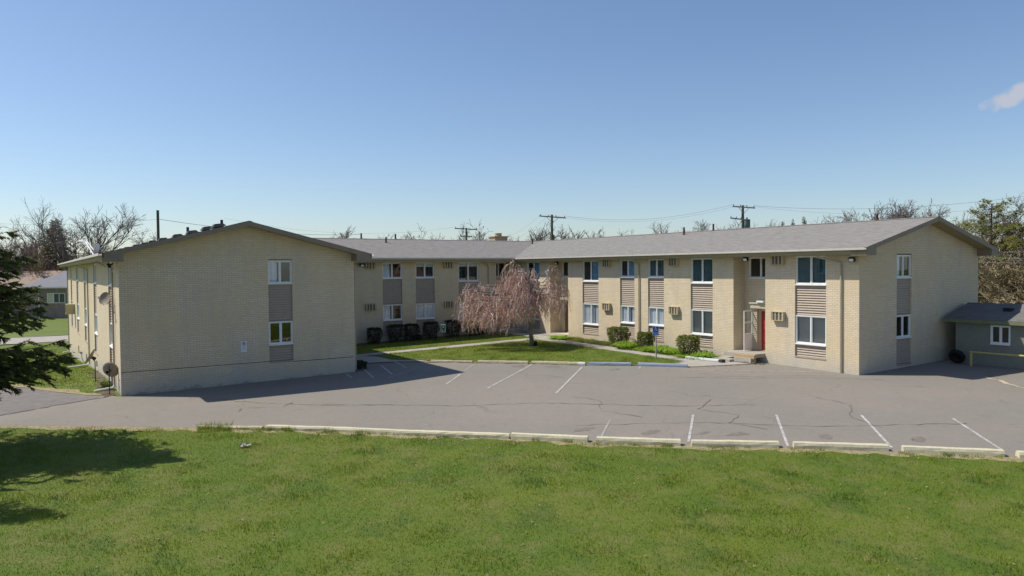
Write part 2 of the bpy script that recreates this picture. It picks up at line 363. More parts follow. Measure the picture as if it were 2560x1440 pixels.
# ------------------------------------------------------------------ the ground and everything lying on it
def terrain():
    xs = sorted(set([-900, -600, -300, -150, -80, -60, -40, -30, -20, -14, -10, -6, -3, 0, 2, 4, 5.67, 7.33, 9, 12, 16, 20, 24, 30, 36, 44, 60, 90, 150, 300, 600, 900]))
    ys = sorted(set([-300, -80, -30, -10, 0, 6, 12, 18, 24, 30, 34, 36, 38] + list(range(39, 81, 3)) + [ 90, 110, 150, 250, 500, 900, 1500]))
    b = MB(); b.v = [(x, y, hz(x, y) - .012) for y in ys for x in xs]; n = len(xs)
    for j in range(len(ys) - 1):
        for i in range(n - 1): b.f.append((j * n + i, j * n + i + 1, (j + 1) * n + i + 1, (j + 1) * n + i)); b.m.append(0)
    tag(b.build('ground', M['lawn']), kind='structure')
terrain()
def sheet(name, poly, material, dz, label=None, kind='structure', cell=None, **kw):
    bm = bmesh.new(); vs = [bm.verts.new((x, y, 0)) for x, y in poly]; bm.faces.new(vs)
    if cell:
        xs = [p[0] for p in poly]; ys = [p[1] for p in poly]
        k = math.floor(min(xs) / cell) * cell
        while k < max(xs): bmesh.ops.bisect_plane(bm, geom=bm.verts[:] + bm.edges[:] + bm.faces[:], plane_co=(k, 0, 0), plane_no=(1, 0, 0)); k += cell
        k = math.floor(min(ys) / cell) * cell
        while k < max(ys): bmesh.ops.bisect_plane(bm, geom=bm.verts[:] + bm.edges[:] + bm.faces[:], plane_co=(0, k, 0), plane_no=(0, 1, 0)); k += cell
    bmesh.ops.triangulate(bm, faces=bm.faces)
    for v in bm.verts: v.co.z = hz(v.co.x, v.co.y) + dz
    for f in bm.faces:
        f.normal_update()
        if f.normal.z < 0: f.normal_flip()
    me = bpy.data.meshes.new(name); bm.to_mesh(me); bm.free(); me.materials.append(material)
    o = bpy.data.objects.new(name, me); C.objects.link(o); tag(o, label, kind=kind, **kw); return o
EDGE = [(-24, 50.5), (-12, 39.9), (-.79, 29.61), (1.8, 27.45), (4.36, 25.26), (6.21, 23.6), (9.37, 20.4), (11.73, 17.95), (13.3, 16.1), (17.1, 12.45), (20.8, 8.5), (27, 1.9), (40, -11.5), (60, -32)]
ASPH = EDGE + [(80, -32), (80, 17.6), (40, 17.6), (39.9, 17.95), (29.6, 17.95), (29.6, 22.2), (28.2, 22.9), (25.71, 23.95), (24.1, 26), (22.3, 27.75), (20.7, 29.7), (18.75, 31.7), (17.1, 33.5), (15.65, 34.6), (14.0, 35.2), (13.0, 36.2), (12.95, 32.9), (3.0, 32.9), (2.75, 33.5), (2.0, 34.15), (.85, 36.1), (-.35, 38.6), (-1.1, 41), (-3, 46), (-10, 58)]
sheet('parking_lot', ASPH, M['asphalt'], -.004, cell=3)
sheet('driveway', [(-12, 41.2), (-5.5, 34.2), (-1.5, 31.3), (2.2, 33.1), (2.5, 33.6), (1.8, 34.25), (.7, 36.3), (-.5, 38.8), (-1.25, 41), (-3.1, 45.5)], M['oldasphalt'], .002, cell=3)
# concrete walks of the courtyard
def walk(poly, dz=.02): sheet('walkway', poly, M['concrete'], dz)
walk([(15.0, 37.9), (27.0, 38.0), (27.0, 25.4), (25.3, 24.7), (25.8, 23.98), (28.2, 22.95), (29.4, 22.3), (29.4, 22.75), (28.55, 24.9), (28.05, 26.2), (27.95, 37.3), (28.8, 38.3), (29.4, 38.5), (29.4, 41.5), (27.6, 42.9), (27.5, 39.0), (15.0, 38.75), (13.0, 39.2), (13.0, 36.25), (14.1, 35.3), (15.7, 34.7), (17.15, 33.6), (17.0, 34.2), (15.9, 35.4), (15.75, 37.2)])
sheet('flower_bed', [(13.1, 43.77), (13.1, 42.4), (27.5, 41.7), (27.5, 43.77)], M['soil'], .012)
sheet('flower_bed', [(28.1, 26.3), (28.7, 25.1), (29.45, 24.9), (29.45, 38.3), (28.8, 38.1), (28.1, 37.2)], M['soil'], .012)
# street beyond the left wing and its kerb
sheet('street', [(-60, 88), (-60, 96), (60, 94), (60, 86)], M['concrete'], .03)
sheet('lawn', [(-60, 96.1), (-60, 104), (60, 102), (60, 94.1)], M['lawn'], .05)
# dry straw margins
def margin(name, line, w0, material, dz, seed, side=1, step=.35):
    r = random.Random(seed); P = []
    for a, b in zip(line[:-1], line[1:]):
        a = Vector((*a, 0)); b = Vector((*b, 0)); n = max(1, int((b - a).length / step)); d = (b - a).normalized(); nn = Vector((-d.y, d.x, 0)) * side
        for i in range(n): P.append((a.lerp(b, i / n), nn))
    mb = MB(); pr = None
    for p, nn in P:
        ww = w0 * (.45 + 1.0 * r.random()); q = p + nn * ww; e = p - nn * .04
        cur = (Vector((e.x, e.y, hz(e.x, e.y) + dz)), Vector((q.x, q.y, hz(q.x, q.y) + dz)))
        if pr: mb.face([pr[0], cur[0], cur[1], pr[1]])
        pr = cur
    tag(mb.build(name, material), kind='structure')
margin('verge', EDGE[1:12], .42, M['straw'], -.007, 3, -1)
margin('verge', [(2.75, 33.5), (2.0, 34.15), (.85, 36.1), (-.35, 38.6), (-1.1, 41)], .5, M['straw'], .012, 4, -1)
margin('verge', [(2.9, 33.3), (3.05, 45)], .35, M['soil'], .012, 5, 1)
margin('verge', [(17.0, 33.7), (18.75, 31.85), (20.7, 29.85), (22.3, 27.9), (24.1, 26.15)], .18, M['straw'], .03, 6, -1)

# painted lines: one strip each
def strip(name, a, b, width, material, dz=.004, wob=0):
    a = Vector((*a, 0)); b = Vector((*b, 0)); d = (b - a).normalized(); n = Vector((-d.y, d.x, 0)) * width / 2; mb = MB(); k = max(1, int((b - a).length / .8)); pr = None
    for i in range(k + 1):
        p = a.lerp(b, i / k); cur = [p + n, p - n]; cur = [Vector((q.x, q.y, hz(q.x, q.y) + dz)) for q in cur]
        if pr: mb.face([pr[0], pr[1], cur[1], cur[0]])
        pr = cur
    return tag(mb.build(name, material), kind='structure')
for a, b, wd, mt in [((15.54, 17.87), (13.68, 16.17), .07, 'linefaint'), ((18.19, 16.79), (15.44, 14.43), .075, 'line'), ((20.28, 15.15), (17.24, 12.51), .075, 'line'), ((22.33, 13.47), (19.23, 10.73), .075, 'line'), ((24.08, 11.51), (21.26, 8.93), .075, 'line'),
                     ((26.2, 9.4), (23.6, 7.0), .075, 'line'), ((18.59, 31.5), (16.95, 29.75), .07, 'linefaint'), ((16.4, 29.1), (14.64, 27.19), .075, 'line'), ((20.61, 29.45), (15.44, 25.22), .075, 'line'), ((21.91, 27.18), (16.97, 22.65), .08, 'line'),
                     ((15.80, 34.95), (15.29, 32.4), .09, 'line'), ((14.64, 33.96), (13.96, 31.15), .09, 'line'), ((13.51, 33.4), (12.87, 30.75), .09, 'line'), ((12.29, 32.6), (12.08, 31.26), .09, 'line'), ((15.64, 32.11), (13.35, 30.22), .08, 'linefaint'),
                     ((11.05, 32.3), (12.85, 30.62), .06, 'linefaint'), ((25.17, 23.35), (29.0, 19.41), .075, 'line'), ((23.77, 22.05), (28.84, 18.55), .07, 'linefaint'), ((25.75, 23.9), (28.28, 22.75), .075, 'line'), ((24.2, 25.6), (23.7, 25.2), .075, 'line')]:
    strip('parking_line', a, b, wd, M[mt])
# long cracks and the seam of the driveway
def crackline(pts, width, seed, mtl='tar', step=.25, amp=.07, dz=.006):
    r = random.Random(seed); P = []
    for a, b in zip(pts[:-1], pts[1:]):
        a = Vector((*a, 0)); b = Vector((*b, 0)); n = max(1, int((b - a).length / step))
        for i in range(n): P.append(a.lerp(b, i / n) + Vector((r.uniform(-amp, amp), r.uniform(-amp, amp), 0)))
    mb = MB(); pr = None
    for i, p in enumerate(P[:-1]):
        d = (P[i + 1] - p).normalized(); n = Vector((-d.y, d.x, 0)) * width * (.3 + r.random()) / 2
        cur = [Vector((q.x, q.y, hz(q.x, q.y) + dz)) for q in (p + n, p - n)]
        if pr: mb.face([pr[0], pr[1], cur[1], cur[0]])
        pr = cur
    tag(mb.build('pavement_crack', M[mtl]), kind='structure')
crackline([(2.7, 33.2), (1.2, 32.6), (-.6, 31.6), (-3, 31.2)], .09, 1)
crackline([(5.2, 31.0), (7.5, 27.6), (9.6, 25.3), (11.5, 24.4)], .03, 2)
crackline([(9.0, 26.3), (12.9, 22.8), (15.5, 21.4), (19, 17.9), (21.5, 16.4)], .035, 3)
crackline([(14.2, 18.0), (17.5, 15.9), (20.0, 13.3), (24.2, 10.6)], .03, 4)
crackline([(16.6, 17.5), (16.3, 19.2), (17.4, 20.6), (16.8, 22.2)], .025, 5)
crackline([(21.2, 12.1), (21.9, 13.6), (23.6, 14.6), (24.0, 17)], .025, 6)
crackline([(18.4, 14.1), (18.2, 15.3), (19.3, 15.8), (19.0, 17.3), (21, 18.4)], .025, 7)
crackline([(32.9, 14.4), (31.0, 12.0), (29.5, 9.6)], .16, 8, 'kerbtan', amp=.1)
crackline([(22.8, 22.8), (24.9, 20.6), (27.4, 18.9), (29.4, 16.3)], .025, 9)
crackline([(8.2, 27.3), (7.6, 26.7), (6.4, 27.4), (5.9, 26.3)], .03, 10)

# grease spots of the parked cars
M['stain'] = noisy('grease_stain', (.15, .125, .105), .5, 7, .8, 0, (.215, .192, .165))
def stain(x, y, rx, ry, seed):
    r = random.Random(seed); ph = r.random() * 6; P = []
    for i in range(22):
        a = i / 22 * 6.283; k = 1 + .3 * math.sin(a * 2 + ph) + .22 * math.sin(a * 5 + ph * 2) + r.uniform(-.15, .15); P.append((x + math.cos(a) * rx * k, y + math.sin(a) * ry * k))
    sheet('pavement_stain', P, M['stain'], .001)
for i, q in enumerate([(15.4, 15.9, .3, .2), (17.25, 14.2, .35, .16), (16.6, 14.9, .18, .12), (18.95, 12.5, .25, .2), (20.7, 10.8, .3, .17), (19.8, 29.4, .35, .3), (21.0, 28.2, .4, .25), (14.1, 17.4, .3, .2), (22.6, 25.7, .25, .2)]): stain(*q, 100 + i)

# kerbs and wheel stops
def bar(name, a, b, w_, h, material, label, cat, group, dz=0, seg=None, mats=None):
    a = Vector((*a, 0)); b = Vector((*b, 0)); L = (b - a).length; d = (b - a).normalized(); n = Vector((-d.y, d.x, 0)); k = seg or max(2, int(L / .3)); r = random.Random(int(a.x * 100))
    prof = [(-.5, 0), (-.47, .55), (-.36, .92), (-.2, 1), (.2, 1), (.36, .92), (.47, .55), (.5, 0)]
    mb = MB(); rows = []
    z0 = hz(a.x, a.y); mid = a
    for i in range(k + 1):
        p = a.lerp(b, i / k); base = len(mb.v)
        for (u, z) in prof:
            j = .006
            q = p + n * (u * w_ + r.uniform(-j, j)) ; mb.v.append((q.x - mid.x, q.y - mid.y, hz(p.x, p.y) + dz - .02 + z * h + (r.uniform(-j, j) if z > 0 else 0) - z0))
        rows.append(base)
    m_ = len(prof)
    for i in range(k):
        for j in range(m_ - 1): mb.f.append((rows[i] + j, rows[i] + j + 1, rows[i + 1] + j + 1, rows[i + 1] + j)); mb.m.append(0 if not mats else mats(i / k))
    mb.f.append(tuple(rows[0] + j for j in range(m_))); mb.m.append(0 if not mats else mats(0)); mb.f.append(tuple(rows[-1] + j for j in range(m_))[::-1]); mb.m.append(0 if not mats else mats(1))
    o = mb.build(name, material, normals=False); o.location = (a.x, a.y, z0)
    bm = bmesh.new(); bm.from_mesh(o.data); bmesh.ops.recalc_face_normals(bm, faces=bm.faces); bm.to_mesh(o.data); bm.free()
    return tag(o, label, cat, group)
G1 = 'cream wheel stops along the front lawn'
bar('wheel_stop', (11.75, 17.85), (13.26, 16.2), .24, .17, M['kerbyel'], 'cream concrete wheel stop touching the right end of the long kerb', 'wheel stop', G1)
bar('wheel_stop', (13.42, 16.0), (15.05, 14.36), .24, .17, M['kerbyel'], 'cream wheel stop beside the faintest, nearly worn off parking line', 'wheel stop', G1)
bar('wheel_stop', (15.25, 14.15), (16.98, 12.62), .24, .17, M['kerbyel'], 'cream wheel stop with nearly vertical white line ending at its left end', 'wheel stop', G1)
bar('wheel_stop', (17.27, 12.36), (18.95, 10.7), .24, .17, M['kerbyel'], 'cream wheel stop, second complete one from the right edge of the lawn', 'wheel stop', G1)
bar('wheel_stop', (19.13, 10.4), (20.72, 8.68), .24, .17, M['kerbyel'], 'cream wheel stop, last complete one towards the right edge', 'wheel stop', G1)
bar('wheel_stop', (20.88, 8.42), (22.5, 6.75), .24, .17, M['kerbyel'], 'wheel stop of which only the left end shows at the right edge', 'wheel stop', G1)
G0 = 'low cream kerbs along the front lawn'
bar('kerb', (4.5, 25.05), (6.15, 23.6), .2, .1, M['kerbtan'], 'low half buried kerb at the left start of the lawn edge', 'kerb', G0)
def longkerb():
    pts = [(6.25, 23.52), (7.9, 21.9), (9.4, 20.25), (10.6, 19.05), (11.7, 17.9)]
    root = None
    mbs = []
    mb = MB(); r = random.Random(5); prof = [(-.5, 0), (-.47, .6), (-.36, .92), (.36, .92), (.47, .6), (.5, 0)]; rows = []
    P = []
    for a, b in zip(pts[:-1], pts[1:]):
        for i in range(8): P.append(Vector((*a, 0)).lerp(Vector((*b, 0)), i / 8))
    P.append(Vector((*pts[-1], 0)))
    for i, p in enumerate(P):
        d = (P[min(i + 1, len(P) - 1)] - P[max(i - 1, 0)]).normalized(); n = Vector((-d.y, d.x, 0)); rows.append(len(mb.v))
        for u, z in prof: q = p + n * (u * .22 + r.uniform(-.006, .006)); mb.v.append((q.x, q.y, hz(q.x, q.y) - .02 + .15 * z + r.uniform(-.006, .006)))
    for i in range(len(P) - 1):
        for j in range(5): mb.f.append((rows[i] + j, rows[i] + j + 1, rows[i + 1] + j + 1, rows[i + 1] + j)); mb.m.append(0)
    mb.f.append(tuple(rows[0] + j for j in range(6))); mb.m.append(0); mb.f.append(tuple(rows[-1] + j for j in range(6))); mb.m.append(0)
    tag(mb.build('kerb', M['kerbyel'], normals=True), 'long slightly curved cream kerb between front lawn and asphalt', 'kerb', G0)
longkerb()
G2 = 'kerb pieces around the courtyard lawn'
bar('kerb', (17.15, 33.45), (18.65, 31.85), .2, .13, M['kerbtan'], 'plain tan kerb piece at the left end of the courtyard lawn', 'kerb', G2)
bar('kerb', (18.85, 31.65), (20.6, 29.78), .22, .15, M['kerbtan'], 'rust stained tan kerb piece with its left end at the grease spot', 'kerb', G2)
bar('kerb', (20.75, 29.65), (22.45, 27.6), .22, .16, [M['kerbtan'], M['kerbwhite']], 'tan kerb piece whose right end is painted white', 'kerb', G2, mats=lambda t: 1 if t > .75 else 0)
bar('kerb', (22.55, 27.48), (24.02, 26.1), .22, .17, M['kerbblue'], 'worn blue painted kerb piece in the middle of the courtyard edge', 'kerb', G2)
bar('kerb', (24.25, 25.85), (25.68, 24.05), .22, .17, M['kerbblue'], 'blue painted kerb piece in front of the accessible parking sign', 'kerb', G2)
bar('kerb', (-40, 96), (40, 94), .15, .12, M['concrete'], 'grey kerb along the far side of the street behind the left wing', 'kerb', G2.replace('around the courtyard lawn', 'along the street'), seg=20)

# lawns
COURT = [(17.2, 34.1), (18.85, 31.9), (20.8, 29.85), (22.5, 27.85), (24.2, 26.2), (25.2, 24.9), (26.8, 25.5), (26.95, 37.95), (15.8, 37.8), (15.9, 35.5)]
sheet('courtyard_lawn', COURT, M['lawn'], .028)
BACKL = [(13.1, 42.5), (13.1, 39.3), (15.1, 38.85), (27.3, 39.05), (27.4, 41.8)]
sheet('courtyard_lawn', BACKL, M['lawn'], .028)
def inpoly(X, Y, poly):
    r = np.zeros(len(X), bool); n = len(poly); j = n - 1
    for i in range(n):
        xi, yi = poly[i]; xj, yj = poly[j]
        c = ((yi > Y) != (yj > Y)) & (X < (xj - xi) * (Y - yi) / (yj - yi + 1e-12) + xi); r ^= c; j = i
    return r
rng = np.random.default_rng(5)
hzv = np.vectorize(hz)
def blades(regions, name, label):
    V = []; 
    for poly, dens, hmin, hmax, wd, dz, fn in regions:
        xs = [p[0] for p in poly]; ys = [p[1] for p in poly]; A = (max(xs) - min(xs)) * (max(ys) - min(ys)); n = int(A * dens)
        X = rng.uniform(min(xs), max(xs), n); Y = rng.uniform(min(ys), max(ys), n); k = inpoly(X, Y, poly)
        if fn is not None: k &= fn(X, Y)
        X = X[k]; Y = Y[k]; n = len(X); Z = hzv(X, Y) + dz
        # clumps: taller where a coarse pattern says so
        cl = .5 + .5 * np.sin(X * 1.9 + np.sin(Y * 1.3) * 2) * np.sin(Y * 2.3 + np.sin(X * 1.1) * 2); h = rng.uniform(hmin, hmax, n) * (.6 + 1.1 * cl ** 3)
        a = rng.uniform(0, 2 * np.pi, n); ww = wd * rng.uniform(.6, 1.3, n); ln = rng.uniform(0, .9, n) * h; b = rng.uniform(0, 2 * np.pi, n)
        p0 = np.c_[X - np.cos(a) * ww, Y - np.sin(a) * ww, Z]; p1 = np.c_[X + np.cos(a) * ww, Y + np.sin(a) * ww, Z]; p2 = np.c_[X + np.cos(b) * ln, Y + np.sin(b) * ln, Z + h]
        V.append(np.stack([p0, p1, p2], 1).reshape(-1, 3))
    V = np.concatenate(V); n = len(V)
    me = bpy.data.meshes.new(name); me.vertices.add(n); me.vertices.foreach_set('co', V.astype('f').ravel()); me.loops.add(n); me.loops.foreach_set('vertex_index', np.arange(n, dtype='i'))
    me.polygons.add(n // 3); me.polygons.foreach_set('loop_start', np.arange(0, n, 3, dtype='i')); me.polygons.foreach_set('loop_total', np.full(n // 3, 3, 'i')); me.update(); me.validate(); me.materials.append(M['blade'])
    o = bpy.data.objects.new(name, me); C.objects.link(o); return tag(o, label, 'grass', kind='stuff')
EX = np.array([e[0] for e in EDGE]); EY = np.array([e[1] for e in EDGE])
def front_ok(X, Y):
    e = np.interp(X, EX, EY); d = (e - Y) * .71
    return (d > .13 + .42 * rng.random(len(X)) + .1 * np.sin(X * 3.1) + .06 * np.sin(X * 9)) 
near = [(-7, 15), (3, 5.5), (14, 0.5), (24, -1), (24, 6), (15, 14.5), (9.5, 20.3), (4.4, 25.2), (-.8, 29.6), (-7, 35)]
blades([(near, 560, .03, .07, .008, -.014, front_ok)], 'lawn_grass', 'short mown green grass of the wide front lawn')
blades([(COURT, 320, .04, .09, .011, .02, None), (BACKL, 300, .04, .09, .011, .02, None)], 'lawn_grass', 'green grass of the courtyard lawn between the wings')
LL = [(2.75, 33.7), (2.0, 34.5), (.85, 36.6), (-.4, 39.2), (-3, 46), (-8, 56), (-8, 84), (3, 84), (3, 33.6)]
blades([(LL, 120, .05, .11, .018, -.02, lambda X, Y: (Y > 33.9 + .5 * np.sin(X * 4)))], 'lawn_grass', 'green grass strip along the outer side of the left wing')
# ragged tufts that grow over the kerbs
def tuft_edge():
    P = []
    r = random.Random(12)
    for i in range(60):
        t = r.random(); x = 4.5 + t * 16; e = float(np.interp(x, EX, EY)); P.append((x + r.uniform(-.1, .1), e - .15 - r.random() * .25))
    reg = [([(x - .12, y - .12), (x + .12, y - .12), (x + .12, y + .12), (x - .12, y + .12)], 900, .06, .14, .008, -.02, None) for x, y in P]
    reg.append(([(4.3, 24.3), (5.3, 23.9), (5.4, 24.5), (4.5, 25.1)], 700, .1, .2, .01, -.02, None))
    blades(reg, 'grass_tufts', 'longer ragged grass tufts growing against the front kerb')
tuft_edge()

# ------------------------------------------------------------------ the apartment building
X0, X1, X2, X3 = 3.1, 12.9, 29.47, 39.84
YG, YM, YR, YB = 32.94, 43.79, 17.89, 54.1
YL = 73.9
SOF = 5.19; ZT, ZS, ZL, FL = 5.17, 4.15, 3.87, 2.7
B = thing('apartment_building', (21, 40, hz(21, 40)), 'two storey cream painted brick apartment building with three wings and grey roof', 'apartment building')
def pt(kind, c, a, z, d):
    return (c + d, a, z) if kind == 'x' else (a, c + d, z)
def facade(mb, kind, c, a0, a1, z0, z1, holes, rev=.12):
    """flat wall with openings; the openings have reveals going inwards"""
    A = sorted(set([a0, a1] + [h[0] for h in holes] + [h[1] for h in holes])); Z = sorted(set([z0, z1] + [h[2] for h in holes] + [h[3] for h in holes]))
    for i in range(len(A) - 1):
        for j in range(len(Z) - 1):
            am = (A[i] + A[i + 1]) / 2; zm = (Z[j] + Z[j + 1]) / 2
            if any(h[0] < am < h[1] and h[2] < zm < h[3] for h in holes): continue
            mb.face([pt(kind, c, A[i], Z[j], 0), pt(kind, c, A[i + 1], Z[j], 0), pt(kind, c, A[i + 1], Z[j + 1], 0), pt(kind, c, A[i], Z[j + 1], 0)])
    for h in holes:
        dd = h[4] if len(h) > 4 else rev
        q = [(h[0], h[2]), (h[1], h[2]), (h[1], h[3]), (h[0], h[3])]
        for k in range(4):
            (a, z), (a2, z2) = q[k], q[(k + 1) % 4]
            if z == z2 and z >= z1 - 1e-6: continue
            mb.face([pt(kind, c, a, z, 0), pt(kind, c, a2, z2, 0), pt(kind, c, a2, z2, dd), pt(kind, c, a, z, dd)])
def kbox(mb, kind, c, a0, a1, z0, z1, d0, d1, mi=0):
    if kind == 'x': mb.box(c + d0, c + d1, a0, a1, z0, z1, mi)
    else: mb.box(a0, a1, c + d0, c + d1, z0, z1, mi)
def window(kind, c, a0, a1, z0, z1, dress='dark', parent=B, sill=True, rec=.07, label=None, r=random.Random(3)):
    fr = MB(); t = .05; mid = (a0 + a1) / 2
    for q in ((a0, a0 + t, z0, z1), (a1 - t, a1, z0, z1), (a0 + t, a1 - t, z1 - t, z1), (a0 + t, a1 - t, z0, z0 + t)): kbox(fr, kind, c, *q, rec - .03, rec + .05)
    kbox(fr, kind, c, mid - .03, mid + .03, z0 + t, z1 - t, rec - .02, rec + .045)
    for s0, s1, dd in ((a0 + t, mid - .03, .0), (mid + .03, a1 - t, .012)):
        for q in ((s0, s0 + .028, z0 + t, z1 - t), (s1 - .028, s1, z0 + t, z1 - t), (s0 + .028, s1 - .028, z1 - t - .028, z1 - t), (s0 + .028, s1 - .028, z0 + t, z0 + t + .028)): kbox(fr, kind, c, *q, rec + dd, rec + .035 + dd)
    W = fr.build('window', M['white'], parent, label=label)
    if sill:
        sb = MB(); kbox(sb, kind, c, a0 - .0, a1 + .0, z0 - .045, z0 - .001, rec - .09, rec + .05); sb.build('sill', M['white'], W)
    g = MB()
    for s0, s1 in ((a0 + t, mid), (mid, a1 - t)): g.face([pt(kind, c, s0, z0 + t, rec + .025), pt(kind, c, s1, z0 + t, rec + .025), pt(kind, c, s1, z1 - t, rec + .025), pt(kind, c, s0, z1 - t, rec + .025)])
    g.build('pane', M['glass'], W)
    cb = MB(); d = rec + .085
    def folds(s0, s1, zz0, zz1, n=None, amp=.025):
        n = n or max(4, int((s1 - s0) / .035)); pr = None
        for i in range(n + 1):
            a = s0 + (s1 - s0) * i / n; dd = d + amp * math.sin(i * 1.9) + amp * .5 * math.sin(i * .7); cur = (pt(kind, c, a, zz0, dd), pt(kind, c, a, zz1, dd))
            if pr: cb.face([pr[0], cur[0], cur[1], pr[1]])
            pr = cur
    mtl = M['curtain']; nm = 'curtain'
    if dress == 'curtain': folds(a0 + .02, a0 + (a1 - a0) * .30, z0, z1); folds(a0 + (a1 - a0) * .36, a1 - .02, z0, z1)
    elif dress == 'curtain_full': folds(a0, a1, z0, z1)
    elif dress == 'blue': folds(a0, mid + (a1 - a0) * .1, z0, z1); mtl = M['bluecurt']
    elif dress == 'teal': folds(a0, a1, z0, z1); mtl = M['tealcurt']
    elif dress == 'bluehalf': folds(a0, a0 + (a1 - a0) * .48, z0, z1); mtl = M['bluecurt']
    elif dress == 'half': folds(a0, a0 + (a1 - a0) * .4, z0, z1)
    elif dress == 'top': folds(a0, a1, z1 - .3, z1)
    elif dress in ('blind', 'blindhalf'):
        zz = z0 + .04 if dress == 'blind' else z0 + (z1 - z0) * .45; mtl = M['blind']; nm = 'blind'; k = z1 - .05
        while k > zz:
            cb.face([pt(kind, c, a0 + .04, k, d), pt(kind, c, a1 - .04, k, d), pt(kind, c, a1 - .04, k - .028, d + .022), pt(kind, c, a0 + .04, k - .028, d + .022)]); k -= .034
    if cb.f: cb.build(nm, mtl, W)
    return W
def siding(kind, c, a0, a1, z0, z1, parent=B, mtl=None, rec=.09, drip=False):
    mb = MB(); k = z1; st = .112
    while k > z0 + .01:
        b_ = max(k - st, z0); p = lambda a, z, d: pt(kind, c, a, z, d)
        mb.face([p(a0, k, rec + .02), p(a1, k, rec + .02), p(a1, b_ + .012, rec - .032), p(a0, b_ + .012, rec - .032)])
        mb.face([p(a0, b_ + .012, rec - .032), p(a1, b_ + .012, rec - .032), p(a1, b_, rec - .02), p(a0, b_, rec - .02)])
        mb.face([p(a0, b_, rec - .02), p(a1, b_, rec - .02), p(a1, b_, rec + .02), p(a0, b_, rec + .02)])
        k = b_
    o = mb.build('siding_panel', mtl or M['siding'], parent)
    if drip:
        db = MB(); kbox(db, kind, c, a0, a1, z0 - .05, z0 - .001, rec - .11, rec + .02); db.build('ledge', M['siding'], o)
    return o
cols = []
def column(kind, c, a0, a1, big, up='dark', lo='dark', zb=.52):
    zs = ZL if big else ZS
    siding(kind, c, a0, a1, ZT - FL + .0, zs - .05); siding(kind, c, a0, a1, zb + .06, zs - FL - .05, drip=True)
    window(kind, c, a0, a1, zs, ZT, up); window(kind, c, a0, a1, zs - FL, ZT - FL - .01, lo)
    return (a0, a1, zb, SOF + .02)
wall = MB()
# courtyard face of the right wing
hR = []
for a0, a1, big, up, lo in [(34.9, 36.45, 1, 'bluehalf', 'curtain'), (31.68, 32.92, 0, 'blue', 'curtain'), (29.32, 30.57, 0, 'teal', 'curtain_full'), (25.86, 27.36, 1, 'teal', 'blind'), (19.44, 21.01, 1, 'teal', 'blind'), (41.12, 42.62, 1, 'bluehalf', 'dark')]:
    hR.append(column('x', X2, a0, a1, big, up, lo))
hR += [(22.64, 24.53, .5, SOF + .02, .85), (37.94, 39.92, .36, SOF + .02, .85), (28.95, 29.25, .02, .38, .2), (26.2, 26.75, .0, .34, .2), (31.3, 31.6, .05, .38, .2)]
facade(wall, 'x', X2, YR, 44.89, -.6, SOF + .02, hR)
facade(wall, 'x', X2 + .85, 22.64, 24.53, .5, SOF + .02, [(22.9, 24.3, 4.12, ZT), (22.72, 23.6, .56, 2.55)])
facade(wall, 'x', X2 + .85, 37.94, 39.92, .36, SOF + .02, [(38.15, 39.7, 4.12, ZT), (38.5, 39.5, .4, 2.5)])
window('x', X2 + .85, 22.9, 24.3, 4.12, ZT, 'dark'); window('x', X2 + .85, 38.15, 39.7, 4.12, ZT, 'dark')
# courtyard face of the middle wing
hM = []
for a0, a1, big, up, lo in [(19.06, 20.42, 0, 'half', 'half'), (21.4, 22.78, 0, 'top', 'curtain_full'), (24.62, 26.2, 1, 'top', 'curtain_full'), (15.3, 16.7, 0, 'dark', 'dark')]:
    hM.append(column('y', YM, a0, a1, big, up, lo, .45))
facade(wall, 'y', YM, X1, 27.64, -.6, SOF + .02, hM)
wall.face([(27.64, YM, -.6), (27.64, 44.89, -.6), (27.64, 44.89, SOF + .02), (27.64, YM, SOF + .02)])
facade(wall, 'y', 44.89, 27.64, X2, -.6, SOF + .02, [(28.0, 29.15, 4.12, ZT), (28.0, 29.0, .55, 2.6)])
window('y', 44.89, 28.0, 29.15, 4.12, ZT, 'dark')
# gable of the left wing
RL0, RL1, RLR = 2.48, 13.52, 8.0; RR0, RR1, RRR = 28.85, 40.45, 34.65; EZ = 5.46; SL = .248; RM = 43.17; RMR = 48.97
ridgeL = EZ + (RLR - RL0) * SL; ridgeR = EZ + (RRR - RR0) * SL
hG = [column('y', YG, 8.93, 9.99, 0, 'half', 'dark', .64)]
facade(wall, 'y', YG, X0, X1, -.9, SOF + .02, hG)
# outer side of the left wing
hS = []
for a0, a1, up, lo in [(35.35, 37.4, 'curtain', 'curtain'), (43.8, 45.9, 'dark', 'curtain_full'), (51.6, 53.7, 'bluehalf', 'curtain'), (59.2, 61.7, 'dark', 'curtain_full'), (67.6, 69.6, 'dark', 'dark')]:
    hS.append(column('x', X0, a0, a1, 0, up, lo, .35))
hS += [(36.2, 37.0, -.05, .25, .2), (44.4, 45.2, -.35, .0, .2), (52.2, 53.1, -.85, -.35, .2), (60.2, 61.2, -1.1, -.5, .2)]
facade(wall, 'x', X0, YG, YL, -3, SOF + .02, hS)
# gable of the right wing
hH = [column('y', YR, 32.38, 33.62, 0, 'half', 'dark', .2)]
facade(wall, 'y', YR, X2, X3, -.6, SOF + .02, hH)
# plain outer walls
wall.face([(X1, YG, -.8), (X1, YM, -.8), (X1, YM, SOF + .02), (X1, YG, SOF + .02)])
wall.face([(X3, YR, -.8), (X3, YB, -.8), (X3, YB, SOF + .02), (X3, YR, SOF + .02)])
wall.face([(X3, YB, -.8), (X1, YB, -.8), (X1, YB, SOF + .02), (X3, YB, SOF + .02)])
wall.face([(X1, YB, -2), (X1, YL, -3), (X1, YL, SOF + .02), (X1, YB, SOF + .02)])
wall.face([(X0, YL, -3), (X1, YL, -3), (X1, YL, SOF + .02), (X0, YL, SOF + .02)])
